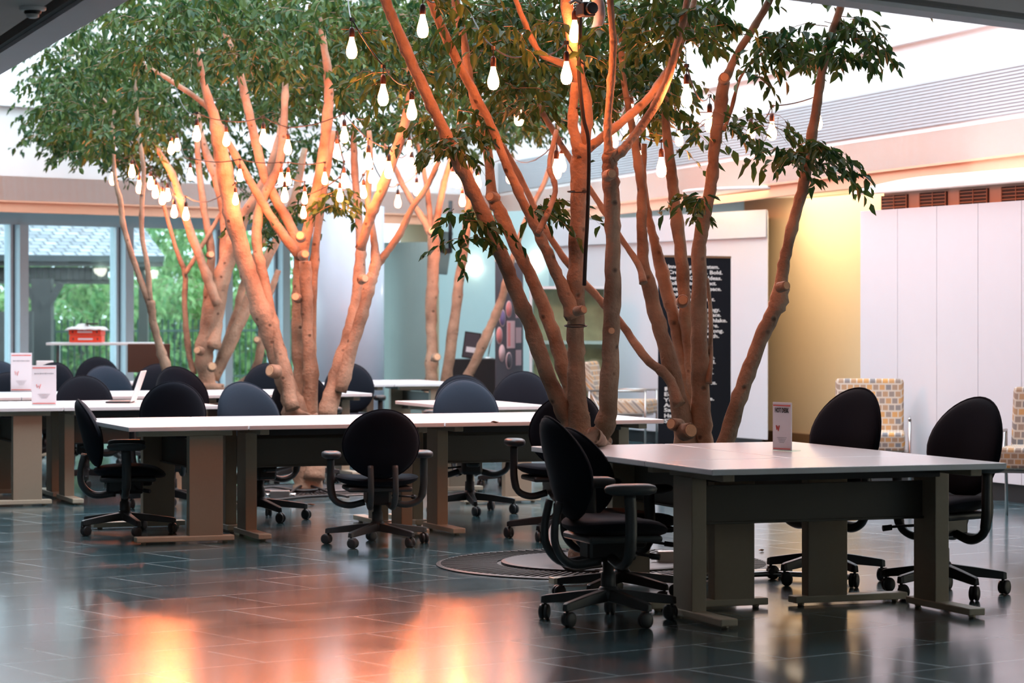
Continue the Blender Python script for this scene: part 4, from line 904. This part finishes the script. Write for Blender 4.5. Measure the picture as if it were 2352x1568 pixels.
# ================================================================== SIGNS ON DESKS
def desk_sign(p, rz, w_, h_, lab, kind):
    r = thing('desk_sign', lab, 'sign', p, rz, 'upright paper signs on the desks'); R_ = Matrix.Rotation(math.radians(-6), 4, 'X')
    mb = MB(); mb.box((0, 0, h_/2+.003), (w_, .006, h_), R=Matrix.Translation((0, 0, 0))); pnl = mb.build('card', 'card', r)
    mb = MB(); mb.box((0, .03, .003), (w_, .07, .005)); mb.build('base', 'glass_teal', r)
    f = -.0045
    mb = MB(); mb.box((0, f, h_*.945), (w_*.92, .002, h_*.022)); mb.build('stripe', 'red', pnl)
    mb = MB(); mb.box((0, f, h_*.05), (w_*.92, .002, h_*.018)); mb.build('stripe', 'red', pnl)
    if kind == 'hot':
        text_mesh('HOT DESK', .034, 'lettering', 'ink', pnl, (0, f-.001, h_*.80), 0, width=w_*.74, align='CENTER', bold=.0006)
    else:
        mb = MB()
        for k in range(11): mb.box((-w_*.36+k*w_*.072, f, h_*.80), (w_*.055, .002, h_*.022 if k % 3 else h_*.03))
        mb.build('blurred_print', 'greyink', pnl)
    mb = MB(); mb.tube([(-w_*.30, f, h_*.53), (-w_*.27, f, h_*.44), (-w_*.22, f, h_*.51), (-w_*.19, f, h_*.42), (-w_*.13, f, h_*.53)], .0028, 6); mb.build('logo', 'red', pnl)
    mb = MB()
    for k in range(4): mb.box((0, f, h_*(.28-.033*k)), (w_*(.5-.09*k), .002, h_*.007))
    mb.build('small_print', 'greyink', pnl); return r
d = 13.95; desk_sign((PX(1797, d), d, .73), math.radians(-52), .135, .245, 'narrow upright sign reading HOT DESK on the right desk', 'hot')
d = 20.75; desk_sign((PX(101, d), d, .73), math.radians(14), .185, .30, 'nearer white paper sign with red stripes on the left desk', 'p')
d = 24.3; desk_sign((PX(49, d), d, .73), math.radians(5), .185, .34, 'farther white paper sign behind the chairs at the left edge', 'p')
# laptop seen edge-on
r = thing('laptop', 'open white laptop seen edge-on on the left desk', 'laptop', (PX(291, 21.35), 21.35, .732), math.radians(0))
mb = MB(); mb.box((-.05, 0, .006), (.19, .29, .012)); mb.build('base', 'black', r, bevel=.003)
mb = MB(); mb.box((.088, 0, .125), (.009, .29, .245), R=Matrix.Translation((.088, 0, .125)) @ Matrix.Rotation(math.radians(20), 4, 'Y')); mb.v and None
mb = MB(); mb.box((0, 0, 0), (.009, .29, .25), R=Matrix.Translation((.092, 0, .128)) @ Matrix.Rotation(math.radians(19), 4, 'Y')); mb.build('screen', 'white', r, bevel=.003)
# dark monitor on far desk
d = 27.35; r = thing('monitor', 'dark brown backed monitor on the far desk behind the thin stem', 'monitor', (PX(342, d), d, .73), math.radians(8))
mb = MB(); mb.box((0, 0, .245), (.42, .035, .285)); mb.build('screen', 'monitor', r, bevel=.006)
mb = MB(); mb.box((0, .02, .07), (.05, .03, .14)); mb.box((0, .02, .008), (.20, .15, .016)); mb.build('stand', 'black', r, bevel=.004)
d = 27.3; r = thing('monitor', 'pale monitor showing above a black chair between the desk signs', 'monitor', (PX(103, d), d, .73), math.radians(4))
mb = MB(); mb.box((0, 0, .155), (.17, .02, .13)); mb.build('screen', 'white', r, bevel=.006); mb = MB(); mb.box((0, .01, .045), (.04, .02, .09)); mb.box((0, .01, .005), (.12, .09, .01)); mb.build('stand', 'white', r)
# high table with red boxes by the window
d = 31.6; r = thing('high_table', 'narrow white high table along the left windows under the red boxes', 'table', (PX(235, d), d+.25, 0), math.radians(0))
mb = MB(); mb.box((0, 0, 1.065), (1.30, .5, .03)); mb.build('tabletop', 'white', r, bevel=.004)
for sx in (-.55, .55):
    mb = MB(); mb.box((sx, 0, .525), (.04, .04, 1.05)); mb.box((sx, 0, .01), (.05, .4, .02)); mb.build('leg', 'steel', r)
for k, (z, rz) in enumerate(((1.081, .02), (1.164, -.03))):
    c = Vector((PX(194, d), d+.2, z)); b = thing('red_box', ['lower red-orange box of the stack on the window table', 'upper red-orange box of the stack, under a white cloth'][k], 'box', c, rz, 'red boxes by the window')
    mb = MB(); mb.box((0, 0, .041), (.37, .30, .079)); mb.build('carton', 'redbox', b, bevel=.004)
    mb = MB(); mb.box((0, -.1515, .04), (.17, .002, .02)); mb.build('print', 'card', b)
    mb = MB(); mb.box((-.14, -.152, .04), (.014, .002, .022)); mb.box((.14, -.152, .04), (.014, .002, .022)); mb.build('hand_holes', 'ink', b)
mb = MB(); n_ = 14; vs = []; fs = []
for i in range(n_+1):
    for j in range(n_+1):
        x, y = (i/n_-.5)*.46, (j/n_-.5)*.38; e = max(abs(x)-.186, abs(y)-.152, 0)
        vs.append((x, y, .012+random.uniform(0, .012)+(.03 if (abs(x+.05) < .06 and abs(y) < .08) else 0)-e*.9))
for i in range(n_):
    for j in range(n_): fs.append((i*(n_+1)+j, (i+1)*(n_+1)+j, (i+1)*(n_+1)+j+1, i*(n_+1)+j+1))
mb.add(vs, fs, True); cl = mb.build('white_cloth', 'white'); cl.location = (PX(194, d), d+.2, 1.246); q = cl.modifiers.new('t', 'SOLIDIFY'); q.thickness = .004
tag(cl, 'crumpled white cloth on top of the red boxes', 'cloth')
mb = MB(); mb.lathe([(.05, 0), (.075, .012), (.08, .022), (.072, .02), (.04, .01)], n=18); b = mb.build('small_dish', 'darkwood'); b.location = (PX(208, d), d+.14, 1.285); tag(b, 'small dark dish on the white cloth over the red boxes', 'dish')
# ================================================================== BANNERS
def banner(pl, pr, z0, z1, m, lab):
    pl, pr = Vector((*pl, 0)), Vector((*pr, 0)); dd = pr-pl; r = thing('pull_up_banner', lab, 'banner', pl, math.atan2(dd.y, dd.x)); w_ = dd.length
    mb = MB(); mb.box((w_/2, 0, (z0+z1)/2), (w_, .008, z1-z0)); sh = mb.build('banner_sheet', m, r)
    mb = MB(); mb.box((w_/2, .02, .045), (w_+.03, .12, .09)); mb.build('base', 'steel', r, bevel=.01)
    mb = MB(); mb.tube([(w_/2, .03, .05), (w_/2, .03, z1-.02)], .012, 8); mb.build('pole', 'steel', r)
    mb = MB(); mb.box((w_/2, 0, z1+.008), (w_, .018, .02)); mb.build('top_rail', 'steel', r); return r, sh, w_
d = 26.0; r, sh, bw = banner((PX(1512, 25.9), 25.9), (PX(1678, 26.5), 26.5), .08, 1.955, 'bannerblack', 'tall black pull-up banner with white lines of words behind the right front tree')
s_ = F/26.0
lines = [(612, 1533, 1650, 'Innovation Ecosystem.'), (625, 1533, 1658, 'Create. Future. Bold.'), (638, 1533, 1656, 'Benefit. Global Ideas.'), (650, 1533, 1644, 'Collaborate. Connect.'), (663, 1533, 1655, 'Enteprise. Workspace.'),
 (675, 1533, 1600, 'University.'), (687, 1535, 1641, 'Opportunity. Meet.'), (699, 1535, 1600, 'Capital.'), (711, 1537, 1652, 'Mentor. Technology.'), (723, 1539, 1654, 'Network. Workplace.'), (736, 1545, 1668, 'IntelTech. Southlake.'),
 (748, 1548, 1649, 'Energy. Explore.'), (760, 1552, 1660, 'Bold. Play. Strong.'), (772, 1553, 1650, 'Univ. Growth.'), (784, 1556, 1610, 'Help.'), (796, 1560, 1610, 'Team.'), (820, 1560, 1641, 'Advice. Share.'), (832, 1562, 1642, 'Connect. Real.'),
 (844, 1562, 1636, 'Fund. Goal.'), (856, 1560, 1638, 'Code. Ideas.'), (868, 1556, 1630, 'Start. Up.'), (880, 1535, 1645, 'Talent. Commerce.'), (892, 1524, 1600, 'Pitch.'), (904, 1524, 1600, 'Education.'), (917, 1523, 1640, 'Youth. Achieve.'),
 (929, 1523, 1629, 'Advance. Pro.'), (940, 1522, 1600, 'SaaS. Data.'), (953, 1522, 1630, 'Hackathon. And.'), (965, 1522, 1624, 'STEM. Build.')]
mbt = None
def bx(px):   # pixel column -> banner local x
    a, b = Vector((PX(1512, 25.9), 25.9)), Vector((PX(1678, 26.5), 26.5)); dd = (b-a).normalized(); k = (px-CX)/F; return (k*a.y-a.x)/(dd.x-k*dd.y)
for (py, x0, x1, s) in lines:
    x0 = max(x0, 1524); x1 = min(x1, 1670)
    text_mesh(s, .050, 'lettering', 'white', sh, (bx(x0), -.006, HC-(py+4-HY)*26.1/F), 0, width=bx(x1)-bx(x0), bold=.0011)
r, sh, bw = banner((PX(1138, 29.6), 29.6), (PX(1201, 30.4), 30.4), .06, 1.98, 'bannergrey', 'charcoal pull-up banner with round pictures beside the black covered table')
def bdisc(px, py, rad, m, name='picture', ry=None):
    k = (px-CX)/F; a, b = Vector((PX(1138, 29.6), 29.6)), Vector((PX(1201, 30.4), 30.4)); dd = (b-a).normalized(); x = (k*a.y-a.x)/(dd.x-k*dd.y); z = HC-(py-HY)*30/F
    T_ = Matrix.Translation((x, -.006, z)) @ Matrix.Rotation(PI/2, 4, 'X'); mb = MB(); mb.lathe([(rad, -.002), (rad, .0)], n=24, T=T_); o_ = mb.build(name, 'pink', sh)
    mb = MB(); mb.lathe([(rad*.85, -.0), (rad*.85, .002)], n=24, T=T_); mb.build('picture_centre', m, o_)
for px, py, m in ((1168, 710, 'coral'), (1153, 730, 'purple'), (1146, 770, 'coral'), (1152, 810, 'pink'), (1168, 828, 'bannergrey')): bdisc(px, py, .095, m)
for py in (712, 770, 822):
    mb = MB(); mb.box((.70, -.006, HC-(py-HY)*30/F), (.17, .003, .17)); mb.build('picture', 'pink', sh)
mb = MB(); mb.box((.46, -.006, HC-(768-HY)*30/F), (.25, .003, .30)); mb.box((.40, -.008, HC-(768-HY)*30/F), (.08, .003, .26), mi=1); mb.build('picture', ['pink', 'coral'], sh)
# black covered table with framed poster and stand
d = 31.2; r = thing('covered_table', 'table under a black cloth in front of the teal wall', 'table', (PX(1100, d), d, 0))
mb = MB(); mb.prism([(-.36, -.3), (.36, -.3), (.36, .3), (-.36, .3)], 0, .90); mb.add([(-.36, -.3, .9), (.36, -.3, .9), (.40, -.35, 0), (-.44, -.35, 0), (-.36, .3, .9), (-.44, .35, 0)], [(3, 2, 1, 0), (0, 4, 5, 3)]); mb.build('cloth', 'cloth', r, bevel=.01)
for zz, xx in ((0, 0),):
    b = thing('framed_poster', 'small black framed poster leaning on the black covered table', 'poster', (PX(1083, 31.1), 31.1, .905), math.radians(-12))
    R_ = Matrix.Translation((0, 0, .15)) @ Matrix.Rotation(math.radians(8), 4, 'Y'); mb = MB(); mb.box((0, 0, 0), (.19, .015, .30), R=R_); fr = mb.build('frame', 'black', b)
    mb = MB(); mb.box((0, -.01, 0), (.16, .004, .27), R=R_); mb.build('picture', 'bannergrey', fr); mb = MB(); mb.box((0, -.013, -.05), (.12, .004, .06), R=R_); mb.build('caption', 'card', fr)
b = thing('microphone_stand', 'thin metal desk stand on the black covered table', 'stand', (PX(1121, 31.0), 31.0, .905)); mb = MB(); mb.tube([(0, 0, .02), (.02, 0, .15), (.07, 0, .30)], .008, 8); mb.build('arm', 'steel', b); mb = MB(); mb.lathe([(.07, 0), (.07, .012), (.02, .02)], n=18); mb.build('base', 'steel', b)
# sconces
for px, py, d, lab in ((1090, 608, 35.0, 'left half-round wall lamp glowing on the teal wall behind leaves'), (1231, 597, 34.12, 'right half-round wall lamp glowing on the teal wall')):
    p = W(px, py, d); r = thing('wall_lamp', lab, 'lamp', p, math.radians(-7), 'half-round wall lamps'); mb = MB(); pr = [(.12*math.cos(a), -.12*math.sin(a)) for a in np.linspace(0, PI/2-.05, 8)]
    mb.lathe(pr, n=20); mb.build('shade', 'warm_lamp', r); mb = MB(); mb.box((0, .13, -.04), (.08, .06, .08)); mb.build('bracket', 'steel', r)
# display cabinet
d = 30.1; r = thing('display_case', 'glass fronted display case with tan boards behind the front tree', 'display case', (PX(1307, d), d, 0), math.radians(-4))
mb = MB(); mb.box((0, .16, 1.0), (.80, .02, 1.40)); mb.build('back_board', 'cabinetwood', r)
mb = MB(); mb.box((0, 0, 1.70), (.84, .34, .03)); mb.box((-.41, 0, 1.0), (.03, .34, 1.40)); mb.box((.41, 0, 1.0), (.03, .34, 1.40)); mb.box((0, 0, .15), (.84, .34, .30)); mb.build('frame', 'mullion', r)
for z in (.62, 1.1): mb = MB(); mb.box((0, .0, z), (.78, .28, .035)); mb.build('shelf', 'panel', r)
mb = MB(); mb.box((0, -.165, 1.0), (.80, .008, 1.38)); mb.build('glass_front', 'glass_teal', r)
# bracketed screen hanging near ceiling
d = 33.0; r = thing('hanging_screen', 'dark flat screen hung from the ceiling, seen edge-on beside the slim far tree', 'screen', W(1012, 580, d), math.radians(80))
mb = MB(); mb.box((0, 0, 0), (.9, .06, .52), R=Matrix.Rotation(math.radians(8), 4, 'X')); mb.build('panel', 'black', r, bevel=.01)
mb = MB(); p_ = .72; mb.tube([(0, -.12, -.0), (0, -.12, .622)], .025, 8); mb.box((0, -.07, .02), (.06, .12, .06)); mb.build('ceiling_mount', 'black', r)
# exit sign
d = 35.7; r = thing('exit_sign', 'small red lit sign hung high by the windows behind the trunks', 'sign', W(622, 533, d)); mb = MB(); mb.box((0, 0, 0), (.20, .05, .12)); mb.build('case', 'exitred', r, bevel=.005)
mb = MB(); mb.tube([(0, 0, .06), (0, 0, 2.70-(HC-(533-HY)*d/F))], .008, 6); mb.build('rod', 'steel', r)
# smoke detector
p = Vector((PX(75, 11.35), 11.35, ZC)); r = thing('smoke_detector', 'small round white smoke detector on the ceiling, top left', 'smoke detector', p)
mb = MB(); mb.lathe([(.055, 0), (.055, -.012), (.05, -.016)], n=24); mb.build('base', 'white', r); mb = MB(); mb.lathe([(.034, -.014), (.036, -.024), (.032, -.030)], n=20); mb.build('dark_ring', 'black', r); mb = MB(); mb.lathe([(.028, -.028), (.026, -.042), (.014, -.048)], n=20); mb.build('cap', 'white', r)
# ================================================================== LOUNGE CHAIRS
def lounge():
    r = thing('lounge_chair', 'x', 'armchair')
    mb = MB(); mb.box((0, 0, .43), (.58, .56, .15)); mb.build('seat', 'check', r, bevel=.03, seg=3)
    mb = MB(); mb.box((0, 0, 0), (.09, .54, .50), R=Matrix.Translation((-.34, 0, .66)) @ Matrix.Rotation(math.radians(-14), 4, 'Y')); mb.build('backrest', 'check', r, bevel=.03, seg=3)
    for s in (-1, 1):
        mb = MB(); y = s*.315; mb.tube([(.27, y, 0), (.27, y, .60)], .012, 8); mb.tube([(-.36, y, 0), (-.33, y, .60)], .012, 8); mb.tube([(.282, y, .602), (-.345, y, .602)], .012, 8); mb.tube([(-.31, y, .58), (-.20, y, .36), (.27, y, .36)], .009, 8)
        mb.build('arm_frame', 'steel', r)
    mb = MB(); mb.box((-.02, 0, .34), (.52, .62, .02)); mb.build('underframe', 'steel', r); return r
lp = lounge()
for k, (px, d, hd, lab) in enumerate(((1438, 29.2, -14, 'patterned lounge chair in profile before the white block'), (1996, 21.45, 262, 'patterned lounge chair before the white cupboard, behind the tall black chair'), (2396, 19.0, 250, 'patterned lounge chair cut off by the right edge'))):
    o = lp if k == 0 else copy_tree(lp); o.location = (PX(px, d), d, 0); o.rotation_euler = (0, 0, math.radians(hd)); o['label'] = lab; o['category'] = 'armchair'; o['group'] = 'patterned lounge chairs'
# white plastic chair by the column
d = 30.6; r = thing('white_chair', 'white moulded chair in front of the round column', 'chair', (PX(733, d), d, 0), math.radians(200))
mb = MB(); mb.box((0, 0, .62), (.42, .42, .03)); mb.build('seat', 'white', r, bevel=.012); mb = MB(); mb.tube(catmull([(-.20, -.12, .63), (-.24, -.12, .70), (-.27, -.12, .86)], 4), .014, 8); mb.tube(catmull([(-.20, .12, .63), (-.24, .12, .70), (-.27, .12, .86)], 4), .014, 8); mb.box((-.27, 0, .82), (.02, .28, .10)); mb.build('backrest', 'white', r)
for sx in (-1, 1):
    for sy_ in (-1, 1): mb = MB(); mb.tube([(sx*.17, sy_*.17, .61), (sx*.2, sy_*.2, 0)], .013, 8); mb.build('leg', 'steel', r)
# ================================================================== OUTSIDE
mb = MB(); mb.add([(-60, 34.0, -.05), (-1, 38.5+3, -.05), (6, 110, -.05), (-70, 110, -.05)], [(0, 1, 2, 3)]); tag(mb.build('lawn', 'grass'), 'green lawn outside the left windows', 'lawn')['kind'] = 'stuff'
r = thing('garden_pavilion', 'timber pavilion with a grey shingle roof outside the left windows', 'pavilion', (0, 0, 0))
d = 42.0
e0, e1 = W(-260, 583, 41), W(378, 588, 43); rt, rt2 = W(-200, 400, 45), W(262, 430, 47)
v1 = (e1-e0)
def roofpart():
    me = MB(); o_ = e0; ax = (e1-e0).normalized(); up = (rt-e0); up = (up-ax*up.dot(ax)).normalized(); nn = ax.cross(up)
    R_ = Matrix((ax, up, nn)).transposed().to_4x4(); R_.translation = o_; inv = R_.inverted()
    vs = [inv @ v for v in (e0, e1, rt2, rt)]; vs += [v-Vector((0, 0, .10)) for v in vs]
    me.add(vs, [(0, 1, 2, 3), (7, 6, 5, 4), (0, 4, 5, 1), (1, 5, 6, 2), (2, 6, 7, 3), (3, 7, 4, 0)]); o = me.build('roof', 'shingle', r); o.matrix_world = R_; return o
roofpart()
def bar(p, q, w_, name, m='darkwood', parent=r):
    mb = MB(); p, q = Vector(p), Vector(q); d_ = q-p; R_ = d_.to_track_quat('X', 'Z').to_matrix().to_4x4(); R_.translation = (p+q)/2; mb.box((0, 0, 0), (d_.length, w_[0], w_[1]), R=R_); return mb.build(name, m, parent)
bar(W(-260, 597, 41.2), W(372, 600, 43.1), (.12, .17), 'eave_beam')
mb = MB(); a, b = W(-260, 627, 41.4), W(250, 628, 42.8); dd = (b-a); nseg = 36
for k in range(nseg):
    p = a.lerp(b, (k+.42)/nseg); mb.box(p, (dd.length/nseg*.86, .05, .20), math.atan2(dd.y, dd.x))
mb.box((a+b)/2+Vector((0, .04, -.12)), (dd.length, .06, .08), math.atan2(dd.y, dd.x)); mb.box((a+b)/2+Vector((0, .04, .06)), (dd.length, .06, .06), math.atan2(dd.y, dd.x)); mb.build('slatted_fascia', 'darkwood', r)
for px in (98, -230): bar(W(px, 640, 41.8), (PX(px, 41.8), 41.8, 0), (.30, .30), 'post')
bar(W(60, 660, 41.7), W(100, 715, 41.7), (.10, .10), 'brace'); bar(W(140, 650, 41.7), W(106, 710, 41.7), (.10, .10), 'brace')
bar(W(330, 600, 43.2), (PX(330, 43.2), 43.2, 0), (.14, .14), 'post')
mb = MB(); mb.box((PX(30, 41)-.4, 41, .72), (1.4, .1, 1.44)); tag(mb.build('board_screen', 'darkwood'), 'low dark timber screen outside beside the pavilion post', 'screen')
r = thing('iron_fence', 'dark iron picket fence outside the left windows', 'fence', (0, 0, 0)); fa, fb = Vector((PX(96, 43.5), 43.5, 0)), Vector((PX(720, 47.5), 47.5, 0)); nf = 46
pk = MB().box((0, 0, .66), (.022, .022, 1.30)).build('picket', 'iron', r)
for k in range(nf):
    o = pk if k == 0 else pk.copy()
    if k: COL.objects.link(o); o.parent = r
    o.location = fa.lerp(fb, k/(nf-1))
for z in (.35, 1.12): bar(fa+Vector((0, 0, z)), fb+Vector((0, 0, z)), (.03, .035), 'rail', 'iron', r)
def bush(px, py, d, R_, n, lab, sx=1.3, cat='bush'):
    c = W(px, py, d); P_ = rng.normal(0, 1, (n, 3)); P_ /= np.linalg.norm(P_, axis=1)[:, None]; P_ *= (rng.uniform(.55, 1, n)**.5)[:, None]; P_ *= np.array([R_*sx, R_*.8, R_])
    P_ += np.array(c); P_[:, 2] = np.maximum(P_[:, 2], .05); r = thing('garden_'+cat, lab, cat, (c.x, c.y, 0), group='greenery outside the windows')
    o = leaf_cloud('foliage', r, P_, 'hedge', .20, 9); o.location = (-c.x, -c.y, 0)
    mb = MB(); mb.tube(catmull([(0, 0, 0), (.05, 0, c.z*.5), (-.05, 0, c.z)], 4), [.08]*9, 8); mb.build('stem', 'darkwood', r)
bush(-50, 770, 50, .95, 150, 'green bush outside at the left edge window', 1.0); bush(185, 740, 50, 1.0, 170, 'green bush seen above the red boxes', 1.0)
bush(400, 745, 51.5, 1.0, 170, 'green bush behind the iron fence right of the window post', 1.0); bush(600, 750, 52.5, 1.0, 170, 'green bush outside left of the thick middle trunk', 1.0)
bush(60, 690, 56, 1.6, 300, 'green bush seen behind the pavilion post', 1.0); bush(340, 620, 57, 1.75, 340, 'light green tree seen through the third window, upper part', 1.0, 'tree')
bush(660, 640, 58.5, 2.0, 340, 'green tree outside beside the dark door frame', 1.0, 'tree')
bush(200, 560, 66, 3.0, 420, 'tall tree behind the pavilion roof', 1.05, 'tree'); bush(520, 540, 73, 3.0, 420, 'tall pale tree rising behind the fence', 1.0, 'tree')
